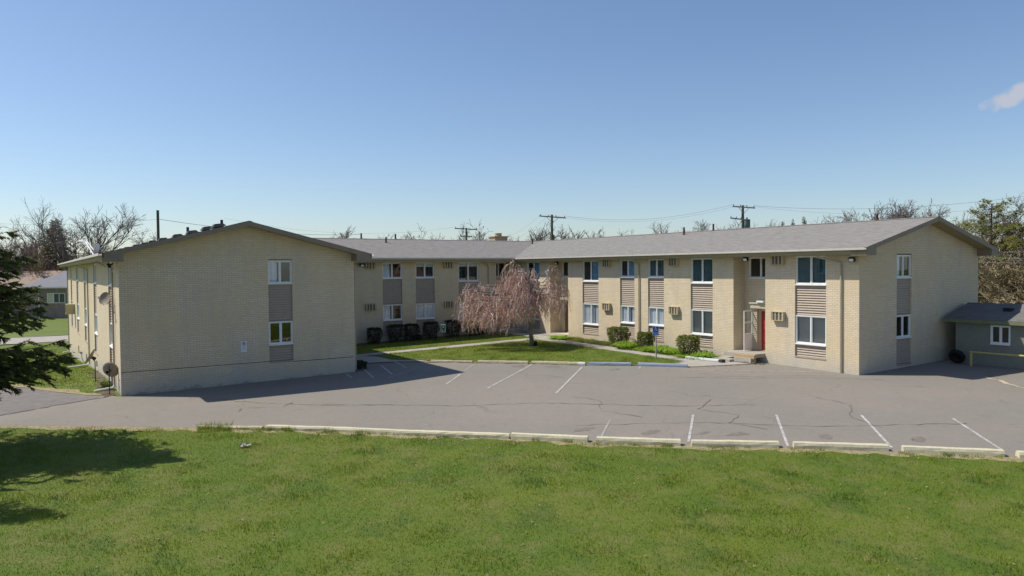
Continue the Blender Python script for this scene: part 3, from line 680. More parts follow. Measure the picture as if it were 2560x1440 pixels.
# gable triangles
for (a, b, yy, r0, rr, rz) in [(X0, X1, YG, RL0, RLR, ridgeL), (X2, X3, YR, RR0, RRR, ridgeR), (X0, X1, YL, RL0, RLR, ridgeL)]:
    za = EZ + (a - r0) * SL - .14
    wall.face([(a, yy, SOF + .02), (b, yy, SOF + .02), (b, yy, za), (rr, yy, rz - .14), (a, yy, za)])
wall.build('wall', M['brick'], B)
# interior floors keep the two storeys apart
fb = MB()
fb.face([(X0 + .3, YG + .3, 2.52), (X1 - .1, YG + .3, 2.52), (X1 - .1, YL - .3, 2.52), (X0 + .3, YL - .3, 2.52)]); fb.face([(X1, 45.2, 2.52), (X2 + .3, 45.2, 2.52), (X2 + .3, YB - .2, 2.52), (X1, YB - .2, 2.52)]); fb.face([(30.5, YR + .3, 2.52), (X3 - .2, YR + .3, 2.52), (X3 - .2, YB - .2, 2.52), (30.5, YB - .2, 2.52)])
for k in (33.8, 30.9, 28.4, 24.6, 21.8): fb.face([(X2 + .95 if 22.6 < k < 24.6 else X2 + .2, k, -.1), (X3 - .2, k, -.1), (X3 - .2, k, 5.1), (X2 + .95 if 22.6 < k < 24.6 else X2 + .2, k, 5.1)])
for x0_, x1_, y0_, y1_ in ((32.4, 32.4, YR + .2, YB - .2),): fb.face([(x0_, y0_, -.1), (x1_, y1_, -.1), (x1_, y1_, 5.1), (x0_, y0_, 5.1)])
fb.face([(X1, 47.3, -.1), (X2 + .3, 47.3, -.1), (X2 + .3, 47.3, 5.1), (X1, 47.3, 5.1)]); fb.face([(X0 + .2, 36.2 + .6, -.1), (X1 - .1, 36.8, -.1), (X1 - .1, 36.8, 5.1), (X0 + .2, 36.8, 5.1)])
fb.face([(6.2, 37, -.1), (6.2, YL - .3, -.1), (6.2, YL - .3, 5.1), (6.2, 37, 5.1)])
fb.build('inner_wall', M['room'], B)
# doors
def door(kind, c, a0, a1, z0, z1, mtl, rec=.06, lites=False, name='door', label=None):
    mb = MB(); kbox(mb, kind, c, a0 + .05, a1 - .05, z0, z1 - .05, rec, rec + .045); n = 3
    h = (z1 - z0 - .05)
    for j in range(4 if lites else 3):
        for q in range(2):
            w_ = (a1 - a0 - .1); s0 = a0 + .05 + .1 + q * (w_ - .1) / 2; s1 = s0 + (w_ - .3) / 2; zz0 = z0 + .15 + j * (h - .2) / (4 if lites else 3); zz1 = zz0 + (h - .2) / (4 if lites else 3) - .12
            kbox(mb, kind, c, s0, s1, zz0, zz1, rec - .012, rec + .001)
    d = mb.build(name, mtl, B, label=label)
    f = MB(); kbox(f, kind, c, a0, a0 + .05, z0, z1, rec - .05, rec + .06); kbox(f, kind, c, a1 - .05, a1, z0, z1, rec - .05, rec + .06); kbox(f, kind, c, a0 + .05, a1 - .05, z1 - .05, z1, rec - .05, rec + .06); f.build('frame', M['sidingw'], d)
    hb = MB(); q = pt(kind, c, a0 + .13, z0 + 1.0, rec - .05); hb.lathe([(0, -.03), (.03, -.02), (.035, 0), (.03, .02), (0, .03)], 8, M=Matrix.Translation(q)); hb.build('handle', M['galv'], d, smooth=True)
    return d
door('x', X2 + .85, 22.72, 23.6, .56, 2.55, M['reddoor'], label='red panelled door')
door('x', X2 + .85, 38.5, 39.5, .4, 2.5, M['browndoor'], label='brown wooden door')
door('y', 44.89, 28.0, 29.0, .55, 2.6, M['browndoor'])
# siding post and head beside the red door, white storm door swung open
sp_ = MB(); k = 2.62
while k > .6:
    sp_.box(X2 + .66, X2 + .85, 23.63, 23.86, k - .1, k - .012); sp_.box(X2 + .68, X2 + .849, 23.64, 23.85, k - .012, k); k -= .112
sp_.box(X2 + .55, X2 + .849, 22.66, 23.95, 2.64, 2.86); sp_.box(X2 + .5, X2 + .848, 22.65, 24.0, 2.861, 2.93)
sp_.build('door_surround', M['sidingw'], B)
lt_ = MB(); lt_.box(X2 + .42, X2 + .72, 23.1, 23.5, 2.935, 3.02); lt_.build('porch_light', M['signwhite'], B, bevel=.01)
Ms = Matrix.Translation((X2 + .7, 23.93, .58)) @ Matrix.Rotation(math.radians(184), 4, 'Z')
sd = MB(); Wd = .72; Hd = 1.95
for q in ((0, .06, 0, Hd), (Wd - .06, Wd, 0, Hd), (.06, Wd - .06, Hd - .06, Hd), (.06, Wd - .06, 0, .82), (.06, Wd - .06, 1.33, 1.39)):
    sd.box(q[0], q[1], -.018, .018, q[2], q[3], 0, Ms)
SD = sd.build('storm_door', M['white'], B, label='white storm door standing open')
g = MB(); g.face([Ms @ Vector(v) for v in ((.06, 0, .82), (Wd - .06, 0, .82), (Wd - .06, 0, 1.33), (.06, 0, 1.33))]); g.face([Ms @ Vector(v) for v in ((.06, 0, 1.39), (Wd - .06, 0, 1.39), (Wd - .06, 0, Hd - .06), (.06, 0, Hd - .06))]); g.build('pane', M['glass'], SD)
hb = MB(); hb.tube([Ms @ Vector((Wd - .03, -.02, 1.0)), Ms @ Vector((Wd - .03, -.06, 1.05)), Ms @ Vector((Wd - .03, -.02, 1.14))], .012, 5); hb.build('handle', M['galv'], SD)
# porch of the right wing entrance: slab, tan step, rubble base
po = MB(); po.box(28.75, 30.31, 22.66, 24.51, .36, .54); po.build('porch', M['concrete'], B, bevel=.015)
po = MB(); po.box(28.55, 28.95, 22.75, 23.75, .12, .357); po.box(28.30, 29.44, 23.8, 24.9, -.1, .22); po.box(28.0, 28.5, 24.1, 26.0, -.1, .12); po.build('step', M['concrete'], B, bevel=.015)
po = MB(); po.box(28.62, 28.745, 22.62, 23.8, .33, .50); po.build('step', M['tan_step'], B, bevel=.01, label='tan step edge of the entrance porch')
def rock(name, loc, sx, sy, sz, mtl, parent=None, label=None, cat=None, seed=0, group=None, rz=0):
    bm = bmesh.new(); bmesh.ops.create_icosphere(bm, subdivisions=3, radius=1)
    for v in bm.verts:
        n = noise.noise(v.co * 1.6 + Vector((seed, 0, 0))) * .35 + noise.noise(v.co * 4 + Vector((0, seed, 0))) * .12
        v.co *= 1 + n; v.co = Vector((max(-.8, min(.8, v.co.x)) * sx * 1.2, max(-.8, min(.8, v.co.y)) * sy * 1.2, max(-.7, min(.75, v.co.z)) * sz * 1.2)); v.co.rotate(Matrix.Rotation(rz, 3, 'Z'))
    me = bpy.data.meshes.new(name); bm.to_mesh(me); bm.free(); me.materials.append(mtl); o = bpy.data.objects.new(name, me); C.objects.link(o); o.location = loc
    if parent is not None: o.parent = parent; o.location = Vector(loc) - parent.location
    if label: tag(o, label, cat, group)
    return o
GR = 'weathered stones at the entrance porch'
rock('stone', (28.72, 23.0, .05), .2, .42, .17, M['stone'], label='largest dark layered stone under the porch of the red door', cat='stone', seed=1, group=GR)
rock('stone', (28.85, 22.45, -.0), .15, .2, .13, M['stone'], label='small stone at the wall end beside the porch of the red door', cat='stone', seed=4, group=GR)
rock('stone', (28.3, 23.55, -.02), .12, .3, .09, M['concrete'], label='pale flat stone between the dark stones and the black box', cat='stone', seed=6, group=GR)
bx = MB(); bx.box(-.12, .12, -.1, .1, 0, .16); o = bx.build('electrical_box', M['dark'], bevel=.02); o.location = (27.95, 23.95, hz(28, 24)); tag(o, 'small dark box on the walk left of the porch stones', 'box')
bx = MB(); bx.box(-.09, .09, -.95, .95, 0, .1); o = bx.build('plank', M['signwhite'], bevel=.01); o.location = (27.85, 25.1, hz(28, 25) + .03); o.rotation_euler = (0, 0, math.radians(8)); tag(o, 'white plank lying along the walk beside the porch', 'plank')
# steps of the corner entrance
cs = MB(); cs.box(27.7, 29.4, 43.2, 44.85, .1, .5); cs.box(27.6, 29.3, 42.7, 43.19, .1, .3); cs.build('step', M['concrete'], B, bevel=.015, label='grey steps of the corner entrance')
cs = MB(); cs.box(28.7, 29.42, 38.0, 39.85, .05, .34); cs.build('step', M['concrete'], B, bevel=.015)

# roof: shingle planes
def rz(x, r0): return EZ + (x - r0) * SL
rf = MB(); YF, YE = 32.25, YL + .5; YS = 17.2; YN = 54.77
rl = ridgeL; rr = ridgeR; rm = EZ + (RMR - RM) * SL
rf.face([(RL0, YF, EZ), (RLR, YF, rl), (RLR, YE, rl), (RL0, YE, EZ)])
rf.face([(RL1, YF, EZ), (RL1, RM, EZ), (RLR, 48.69, rl), (RLR, YF, rl)])
rf.face([(RL1, YN, EZ), (RL1, YE, EZ), (RLR, YE, rl), (RLR, 49.25, rl)])
rf.face([(RL1, RM, EZ), (RR0, RM, EZ), (RRR, RMR, rr), (RLR, RMR, rm), (RLR, 48.69, rl)])
rf.face([(RR0, YS, EZ), (RRR, YS, rr), (RRR, RMR, rr), (RR0, RM, EZ)][::-1])
rf.face([(RR1, YS, EZ), (RR1, YN, EZ), (RRR, RMR, rr), (RRR, YS, rr)])
rf.face([(RRR, RMR, rr), (RR1, YN, EZ), (RL1, YN, EZ), (RLR, 49.25, rl), (RLR, RMR, rm)])
rf.face([(RLR, 48.69, rl), (RLR, RMR, rm), (RLR, 49.25, rl)])
ROOF = rf.build('roof', M['roof'], B)
bm = bmesh.new(); bm.from_mesh(ROOF.data)
for f in bm.faces:
    if f.normal.z < 0: f.normal_flip()
bm.to_mesh(ROOF.data); bm.free()
# valley and ridge caps
rc = MB()
for a, b in (((RRR, YS, rr), (RRR, RMR, rr)), ((RLR, YF, rl), (RLR, YE, rl)), ((RLR, RMR, rm), (RRR, RMR, rr))):
    a = Vector(a); b = Vector(b); d = (b - a).normalized(); n = Vector((-d.y, d.x, 0)); L = (b - a).length; k = int(L / .3)
    for s in (-1, 1):
        q = [a + Vector((0, 0, .02)), b + Vector((0, 0, .02)), b + n * .16 * s + Vector((0, 0, .02 - .16 * SL)), a + n * .16 * s + Vector((0, 0, .02 - .16 * SL))]; rc.face(q)
rc.build('ridge_cap', M['roof'], ROOF)
# eave fascias, gutters, soffits
fa = MB(); so = MB(); gu = MB(); fe = MB()
so.face([(28.87, YS + .02, SOF), (30.4, YS + .02, SOF), (30.4, 44.9, SOF), (28.87, 44.9, SOF)]); so.face([(X1 - .3, 43.2, SOF), (28.86, 43.2, SOF), (28.86, 45.0, SOF), (X1 - .3, 45.0, SOF)])
so.face([(RL0 + .02, YF + .02, SOF), (X0 + .1, YF + .02, SOF), (X0 + .1, YE, SOF), (RL0 + .02, YE, SOF)]); so.face([(X1 - .1, YF + .02, SOF), (RL1 - .02, YF + .02, SOF), (RL1 - .02, 43.2, SOF), (X1 - .1, 43.2, SOF)])
so.face([(X3 - .1, YS + .02, SOF), (RR1 - .02, YS + .02, SOF), (RR1 - .02, YN, SOF), (X3 - .1, YN, SOF)])
def eave_x(x, y0, y1, s, gut=True):   # s: outward sign along x
    fe.box(min(x - s * .03, x - s * .06), max(x - s * .03, x - s * .06), y0, y1, SOF - .02, EZ - .012)
    if gut:
        a = x - s * .028; b = x + s * .12
        for (q0, q1, z0, z1) in ((a, b, EZ - .105, EZ - .092), (b - s * .012, b, EZ - .092, EZ - .008), (a, a + s * .008, EZ - .092, EZ - .02)): gu.box(min(q0, q1), max(q0, q1), y0 + .02, y1 - .02, z0, z1)
def eave_y(y, x0, x1, s, gut=True):
    fe.box(x0, x1, min(y - s * .03, y - s * .06), max(y - s * .03, y - s * .06), SOF - .02, EZ - .012)
    if gut:
        a = y - s * .028; b = y + s * .12
        for (q0, q1, z0, z1) in ((a, b, EZ - .105, EZ - .092), (b - s * .012, b, EZ - .092, EZ - .008), (a, a + s * .008, EZ - .092, EZ - .02)): gu.box(x0 + .02, x1 - .02, min(q0, q1), max(q0, q1), z0, z1)
eave_x(RR0, YS, RM + .02, -1); eave_y(RM, RL1 + .1, RR0 - .08, -1); eave_x(RL1, YF, RM, 1); eave_x(RL0, YF, YE, -1); eave_x(RR1, YS, YN, 1); eave_y(YN, RL1, RR1, 1)
def rake(yf, yw, r0, r1, rr_, rzv, wl, wr):
    h = .2
    for s0, s1, zA, zB in ((r0, rr_, EZ, rzv), (r1, rr_, EZ, rzv)):
        sg = 1 if s1 > s0 else -1
        P = [(s0, zA - .004), (s1, zB - .004), (s1, zB - h), (s0, zA - h)]
        fa.face([(x, yf, z) for x, z in P]); fa.face([(x, yf + .03, z) for x, z in P]); fa.face([(s0, yf, zA - h), (s1, yf, zB - h), (s1, yf + .03, zB - h), (s0, yf + .03, zA - h)])
        fa.face([(s0, yf, zA - .004), (s1, yf, zB - .004), (s1, yf + .03, zB - .004), (s0, yf + .03, zA - .004)])
        fa.face([(s0, yf, zA - .004), (s0, yf + .03, zA - .004), (s0, yf + .03, zA - h), (s0, yf, zA - h)])
        so.face([(s0, yf + .03, zA - h + .03), (s1, yf + .03, zB - h + .03), (s1, yw + .01, zB - h + .03), (s0, yw + .01, zA - h + .03)])
        # boxed corner return
        wx = (wl if sg > 0 else wr) + sg * .12; zw = EZ + abs(wx - s0) * SL - h
        fa.face([(s0, yf + .006, SOF - .06), (wx, yf + .006, SOF - .06), (wx, yf + .006, zw + .02), (s0, yf + .006, EZ - h + .02)])
        fa.face([(wx, yf + .006, SOF - .06), (wx, yw - .003, SOF - .06), (wx, yw - .003, zw + .04), (wx, yf + .006, zw + .04)])
        fa.face([(s0, yf + .006, SOF - .06), (wx, yf + .006, SOF - .06), (wx, yw - .003, SOF - .06), (s0, yw - .003, SOF - .06)])
        fa.face([(s0, yf + .006, SOF - .06), (s0, yw, SOF - .06), (s0, yw, SOF), (s0, yf + .006, SOF)])
rake(YF, YG, RL0, RL1, RLR, rl, X0, X1); rake(YS, YR, RR0, RR1, RRR, rr, X2, X3)
fa.build('fascia', M['trim'], ROOF); fe.build('fascia', M['soffit'], ROOF); so.build('soffit', M['soffit'], ROOF); gu.build('gutter', M['gutter'], ROOF)
# small ledge joint across the left gable
jb = MB(); jb.box(X0 + .02, 8.93, YG - .012, YG - .0, .705, .725); jb.box(9.99, X1 - .1, YG - .01, YG, .62, .645); jb.build('wall_joint', M['bark'], B)
# downspouts
def spout(pts, label=None, mtl='spout'):
    mb = MB(); P = [Vector(p) for p in pts]; mb.tube(P, .04, 8); o = mb.build('downspout', M[mtl], B); return o
def spout_x(y, x, zb, s=-1, kick=None, y2=None):
    y2 = y2 or y; e = x + s * .52; w_ = x + s * .07
    spout([(e, y2, SOF), (e, y2, SOF - .08), (x + s * .3, (y + y2) / 2, SOF - .2), (w_, y, SOF - .34), (w_, y, SOF - .5), (w_, y, zb + .25), (w_, y, zb + .12)])
    if kick: mb = MB(); mb.tube([(w_, y, zb + .2), (w_ + s * .06, y, zb + .1), (w_ + s * kick, y - .05, zb + .02)], .045, 8); mb.build('spout_end', M['white'], B)
spout_x(31.25, X2, .1); spout_x(18.69, X2, -.05, kick=None, y2=19.6); spout_x(34.75, X0, -.2, kick=.75, y2=36.3); spout_x(49.3, X0, -.75, kick=1.1, y2=51.5); spout_x(73.3, X0, -2.1, kick=.5)
spout([(26.6, YM - .5, SOF), (26.6, YM - .5, SOF - .07), (26.8, YM - .2, SOF - .2), (26.98, YM - .07, SOF - .3), (26.98, YM - .07, .5)]); 
mb = MB(); mb.tube([(26.98, YM - .07, .9), (26.98, YM - .08, .3), (27.05, YM - .3, .2)], .045, 8); mb.build('spout_end', M['white'], B)
spout([(X1 + .35, YM - .52, SOF), (X1 + .1, YM - .3, SOF - .25), (X1 + .07, YG + .2, SOF - .3), (X1 + .07, YG + .12, SOF - .5), (X1 + .07, YG + .12, 0)])
# wall air conditioners, built facing -y then turned
def ac_unit(loc, rotz, w_=.66, h=.42, dep=.18):
    R_ = Matrix.Translation(loc) @ Matrix.Rotation(rotz, 4, 'Z')
    mb = MB(); t = .025
    for q in ((-w_ / 2, -w_ / 2 + t, 0, h), (w_ / 2 - t, w_ / 2, 0, h), (-w_ / 2 + t, w_ / 2 - t, 0, t), (-w_ / 2 + t, w_ / 2 - t, h - t, h)): mb.box(q[0], q[1], -dep, .01, q[2], q[3], 0, R_)
    o = mb.build('air_conditioner', M['ac'], B)
    g_ = MB(); g_.box(-w_ / 2 + t, w_ / 2 - t, -dep + .04, -.02, t, h - t, 0, R_); g_.build('grille', M['grille'], o)
    p_ = MB(); p_.box(-w_ * .5 + t, -w_ * .5 + .075, -dep + .02, -dep + .05, t, h - t, 0, R_); p_.box(-.14, -.09, -dep + .02, -dep + .05, t, h - t, 0, R_); p_.box(.05, .12, -dep + .02, -dep + .05, t, h - t, 0, R_); p_.box(w_ * .5 - .09, w_ * .5 - t, -dep + .02, -dep + .05, t, h - t, 0, R_)
    for i in range(6): p_.box(-w_ / 2 + t, w_ / 2 - t, -dep + .035, -dep + .049, .06 + i * .055, .068 + i * .055, 0, R_)
    p_.build('front_panel', M['acpanel'], o)
a90 = math.radians(-90)
for y, z in ((34.05, 2.14), (28.48, 2.14), (21.85, 2.16), (34.03, 4.77), (28.52, 4.77), (21.88, 4.77)): ac_unit((X2, y, z), a90)
for x, z in ((18.2, 2.14), (23.8, 2.12), (18.2, 4.77), (23.8, 4.77)): ac_unit((x, YM, z), 0)
ac_unit((X0, 64.5, 1.6), a90, 1.1, .75, .6)
# roof vents, pipes
def vent(x, y, r0, s=1):
    z = rz(x, r0) - .05; mb = MB(); mb.box(x - .2, x + .2, y - .24, y + .24, z - .02, z + .09)
    P0 = [(x - .27, y - .3, z + .09 - .05), (x + .27, y - .3, z + .09 + .05), (x + .27, y + .3, z + .14), (x - .27, y + .3, z + .04)]; P1 = [(x - .16, y - .18, z + .2), (x + .16, y - .18, z + .24), (x + .16, y + .18, z + .24), (x - .16, y + .18, z + .2)]
    mb.face(P0); mb.face(P1)
    for k in range(4): mb.face([P0[k], P0[(k + 1) % 4], P1[(k + 1) % 4], P1[k]])
    mb.build('roof_vent', M['black'], B)
for y in (70.5, 66.5, 60.6, 56.0, 52.4, 48.09, 43.07, 38.93, 35.28, 33.0): vent(6.9, y, RL0)
def pipe(x, y, z, h=.4, r=.055, mtl='rust'):
    mb = MB(); mb.lathe([(r * 1.9, -.04), (r * 1.25, .06), (r, .08), (r, h), (r * .8, h), (r * .8, h - .05)], 10, M=Matrix.Translation((x, y, z))); mb.build('vent_pipe', M[mtl], B)
pipe(7.3, 42.3, rz(7.3, RL0), .42, .07, 'black'); pipe(7.3, 34.2, rz(7.3, RL0), .32, .06, 'black')
for x, y in ((19.76, 49.0), (21.09, 47.78), (22.37, 49.0)): pipe(x, y, EZ + (min(y, RMR) - RM) * SL, .38, .06, 'dark')
for x, y, h in ((33.61, 47.83, .42), (34.6, 46.3, .42), (33.82, 31.93, .45), (34.6, 30.3, .4), (34.6, 20.1, .3)): pipe(x, y, rz(x, RR0), h)
# chimney behind the middle ridge
ch = MB(); ch.box(31.55, 32.75, 50.1, 51.0, 6.1, 7.25); ch.build('chimney', M['brick_chim'], ROOF)
ch = MB(); ch.box(31.47, 32.83, 50.02, 51.08, 7.25, 7.33); ch.lathe([(.28, 7.33), (.26, 7.5), (.3, 7.52), (.3, 7.58), (.2, 7.58), (.2, 7.4)], 14, M=Matrix.Translation((32.15, 50.55, 0))); ch.build('chimney_cap', M['brick_chim'], ROOF)
# flood lights
def flood(loc, rot, mtl='black'):
    mb = MB(); R_ = Matrix.Translation(loc) @ Matrix.Rotation(rot, 4, 'Z') @ Matrix.Rotation(math.radians(25), 4, 'X'); mb.box(-.13, .13, -.1, .02, -.09, .09, 0, R_); mb.box(-.03, .03, .02, .14, -.03, .03, 0, R_); o = mb.build('flood_light', M[mtl], B)
    l = MB(); l.box(-.1, .1, -.106, -.101, -.06, .06, 0, R_); l.build('lens', M['signwhite'], o)
flood((X2 - .18, 18.1, 4.98), a90); flood((17.6, YM - .16, 5.02), 0); flood((X2 - .2, 23.6, 5.08), a90); flood((X0 - .25, 33.5, 5.0), a90); flood((X2 + .2, 39.4, 5.06), a90)
# entrance light above the brown door
cb_ = MB(); cb_.box(X2 + .5, X2 + .849, 38.35, 39.65, 2.6, 2.75); cb_.build('door_canopy', M['sidingw'], B)

# ------------------------------------------------------------------ dishes
def dish(loc, aim, r, mast=None, label='', arm=True, group='satellite dishes'):
    base = Vector(mast[0]) if mast else Vector(loc)
    t = thing('satellite_dish', base, label, 'satellite dish', group)
    q = Vector(aim).normalized().to_track_quat('Z', 'Y').to_matrix().to_4x4(); R_ = Matrix.Translation(loc) @ q
    mb = MB(); prof = [(r * i / 6, .22 * r * (i / 6) ** 2) for i in range(7)] + [(r * 1.02, .22 * r + .01)] + [(r * i / 6, .22 * r * (i / 6) ** 2 - .012) for i in range(6, -1, -1)]
    mb.lathe(prof, 22, M=R_); mb.build('reflector', M['dish'], t, smooth=True)
    if arm:
        mb = MB(); mb.tube([R_ @ Vector((0, -r * .95, .15 * r)), R_ @ Vector((0, -r * .7, r * .7)), R_ @ Vector((0, -r * .1, r * 1.15))], .014, 6); mb.lathe([(0, -.06), (.04, -.05), (.05, .05), (0, .06)], 8, M=R_ @ Matrix.Translation((0, -r * .05, r * 1.18))); mb.build('feed_arm', M['galv'], t)
    if mast:
        mb = MB(); mb.tube([Vector(p) for p in mast], .022, 8); mb.lathe([(.07, -.1), (.07, .06)], 8, M=R_ @ Matrix.Translation((0, 0, -.08))); mb.build('mast', M['dark'], t)
    return t
hy = lambda x, y: hz(x, y)
dish((2.8, 34.9, 3.6), (-.75, -.6, .25), .28, [(3.06, 37.6, 3.45), (2.95, 36.0, 3.35), (2.82, 34.95, 3.5)], 'round tan dish on a wall bracket high on the left wing')
dish((2.38, 37.2, .98), (-.9, .2, .55), .38, [(2.55, 37.88, hy(2.55, 37.9) - .1), (2.55, 37.88, .7), (2.42, 37.3, .9)], 'dish tilted upward on a ground pole in the grass')
dish((2.8, 34.0, .72), (.55, .75, .3), .33, [(2.75, 33.63, hy(2.7, 33.6) - .1), (2.75, 33.63, .95), (2.77, 33.9, .9)], 'dish seen from behind on the pole nearest the corner', arm=False)
# dish on the roof edge: seen edge-on with white arms
zr = rz(3.6, RL0)
t = thing('satellite_dish', (3.6, 52, zr), 'white dish with two long white struts on the left roof edge', 'satellite dish', 'satellite dishes')
mb = MB(); mb.tube([(3.6, 52, zr - .02), (3.3, 54.5, zr + .95)], .04, 6); mb.tube([(3.75, 51.4, zr), (3.35, 54.3, zr + 1.0)], .035, 6); mb.tube([(3.3, 54.5, zr + .95), (3.0, 55.5, zr + 1.0)], .06, 6); mb.build('strut', M['white'], t)
R_ = Matrix.Translation((3.75, 51.3, zr + .35)) @ Vector((-.9, .5, .3)).normalized().to_track_quat('Z', 'Y').to_matrix().to_4x4(); mb = MB(); mb.lathe([(0, 0), (.2, .02), (.35, .08), (.36, .09), (.2, .01), (0, -.02)], 18, M=R_); mb.build('reflector', M['white'], t, smooth=True)

# ------------------------------------------------------------------ signs
def text(txt, size, M4, mtl, parent, name='lettering', bold=0.0):
    cu = bpy.data.curves.new('t', 'FONT'); cu.body = txt; cu.size = size; cu.align_x = 'CENTER'; cu.align_y = 'CENTER'; cu.extrude = .001; cu.offset = bold
    ob = bpy.data.objects.new('t', cu); C.objects.link(ob); bpy.context.view_layer.update()
    me = bpy.data.meshes.new_from_object(ob.evaluated_get(bpy.context.evaluated_depsgraph_get())); bpy.data.objects.remove(ob)
    me.transform(M4); me.materials.clear(); me.materials.append(mtl); me.name = name
    o = bpy.data.objects.new(name, me); C.objects.link(o); o.parent = parent; o.location = -parent.location if parent.type == 'EMPTY' else (0, 0, 0); return o
def basis(loc, right, up=Vector((0, 0, 1))):
    r = Vector(right).normalized(); n = r.cross(up).normalized(); return Matrix.Translation(loc) @ Matrix((r, up, n)).transposed().to_4x4()
# accessible parking sign
sgx, sgy = 26.5, 26.93; z0 = hz(sgx, sgy)
S = thing('parking_sign', (sgx, sgy, z0), 'blue accessible parking sign on grey post in the courtyard lawn', 'sign')
mb = MB(); mb.box(sgx - .03, sgx + .03, sgy - .02, sgy + .02, z0 - .1, 1.62); mb.build('post', M['galv'], S)
mb = MB(); R_ = basis((sgx - .05, sgy - .03, 1.5), (.83, -.55, 0)); W2, H2 = .155, .235
mb.box(-W2, W2, -H2, H2, -.004, .004, 0, R_); P = mb.build('sign_panel', M['signwhite'], S)
mb = MB(); mb.box(-W2 + .012, W2 - .012, -H2 + .165, H2 - .012, .004, .006, 0, R_); mb.box(-W2 + .012, W2 - .012, -H2 + .012, -H2 + .115, .004, .006, 0, R_); mb.build('blue_field', M['signblue'], P)
def stroke(mb, pts, w_, R_, z=.0075):
    for a, b in zip(pts[:-1], pts[1:]):
        a = Vector((*a, 0)); b = Vector((*b, 0)); d = (b - a).normalized(); n = Vector((-d.y, d.x, 0)) * w_ / 2; a2 = a - d * w_ * .3; b2 = b + d * w_ * .3
        mb.face([R_ @ (p + Vector((0, 0, z))) for p in (a2 + n, a2 - n, b2 - n, b2 + n)])
mb = MB(); s = .12; oy = .078
mb.face([R_ @ Vector((-.012 + .022 * math.cos(k * .63), oy + .108 + .022 * math.sin(k * .63), .0075)) for k in range(10)])
stroke(mb, [(-.012, oy + .08), (-.006, oy + .0), (.045, oy - .002), (.072, oy - .06), (.092, oy - .05)], .019, R_); stroke(mb, [(-.01, oy + .045), (.04, oy + .045)], .015, R_, .0079)
stroke(mb, [(-.03 + .0, oy + .03)] + [(-.0 + .062 * math.cos(math.radians(a)), oy - .022 + .062 * math.sin(math.radians(a))) for a in range(130, 335, 12)], .016, R_, .0083)
mb.build('wheelchair_symbol', M['signwhite'], P)
text('PARKING', .058, R_ @ Matrix.Translation((0, -H2 + .14, .006)), M['signblue'], P, bold=.001); text('ONLY', .075, R_ @ Matrix.Translation((0, -H2 + .062, .008)), M['signwhite'], P, bold=.001)
# no parking sign on the left gable
N = thing('no_parking_sign', (7.84, YG - .01, 1.22), 'small white no parking sign on the shaded left gable wall', 'sign')
R_ = basis((7.84, YG - .012, 1.445), (1, 0, 0)); mb = MB(); mb.box(-.12, .12, -.225, .225, -.004, .004, 0, R_); P = mb.build('sign_panel', M['signwhite'], N)
mb = MB(); rr2 = .085
for k in range(28):
    a0_, a1_ = k / 28 * 2 * math.pi, (k + 1) / 28 * 2 * math.pi
    mb.face([R_ @ Vector((q * math.cos(a), .115 + q * math.sin(a), .006)) for q, a in ((rr2, a0_), (rr2, a1_), (rr2 - .016, a1_), (rr2 - .016, a0_))])
stroke(mb, [(-.056, .171), (.056, .059)], .016, R_, .0085); mb.build('red_circle', M['signred'], P)
text('P', .14, R_ @ Matrix.Translation((0, .115, .0065)), M['signblack'], P, bold=.002)
text('NO', .05, R_ @ Matrix.Translation((0, -.01, .006)), M['signblue'], P); text('PARKING', .042, R_ @ Matrix.Translation((0, -.07, .006)), M['signblue'], P); text('ANY TIME', .034, R_ @ Matrix.Translation((0, -.13, .006)), M['signblue'], P)
# green box on a thin post
gx, gy = 21.5, 40.25; z0 = hz(gx, gy)
S = thing('utility_post', (gx, gy, z0), 'thin post with small pale green box in front of the dark bushes', 'post')
mb = MB(); mb.tube([(gx, gy, z0 - .1), (gx, gy, .85)], .022, 6); mb.build('post', M['dark'], S)
mb = MB(); R_ = basis((gx, gy, 1.06), (.83, -.55, 0))
for q in ((-.15, -.1, -.24, .24), (.1, .15, -.24, .24), (-.1, .1, .17, .24), (-.1, .1, -.24, -.18)): mb.box(q[0], q[1], q[2], q[3], -.06, .1, 0, R_)
bx_ = mb.build('box', M['greenbox'], S)
mb = MB(); mb.box(-.1, .1, -.18, .17, -.05, .02, 0, R_); mb.build('box_inside', M['dark'], bx_)
mb = MB(); mb.box(-.035, .045, .04, .12, .021, .05, 0, R_); mb.box(-.05, .0, -.15, -.06, .021, .04, 0, R_); mb.build('dial', M['signwhite'], bx_)

# ------------------------------------------------------------------ green shed with yellow gate
sx, sy1 = 36.3, 17.25; sg0 = hz(38, 14)
H = thing('shed', (38.3, 12, sg0), 'low green shed with dark shingle roof beside the right gable', 'shed')
mb = MB(); facade(mb, 'x', sx, 4.0, sy1, -.3, 2.16, [(14.95, 15.75, 1.14, 1.97)], .1); mb.face([(sx, sy1, -.3), (40.3, sy1, -.3), (40.3, sy1, 2.16), (38.3, sy1, 2.7), (sx, sy1, 2.16)]); mb.face([(sx, 4, -.3), (40.3, 4, -.3), (40.3, 4, 2.16), (38.3, 4, 2.7), (sx, 4, 2.16)]); mb.face([(40.3, 4, -.3), (40.3, sy1, -.3), (40.3, sy1, 2.16), (40.3, 4, 2.16)])
mb.build('wall', M['stucco'], H); window('x', sx, 14.95, 15.75, 1.14, 1.97, 'dark', H, rec=-.0)
mb = MB(); mb.box(37.5, 37.55, 14, 16.6, .5, 2.1); mb.build('inner_wall', M['room'], H)
mb = MB(); e0 = 35.98; rt_ = 38.3; ez = 2.2; rz_ = 2.86; yy0, yy1 = 3.7, 17.62
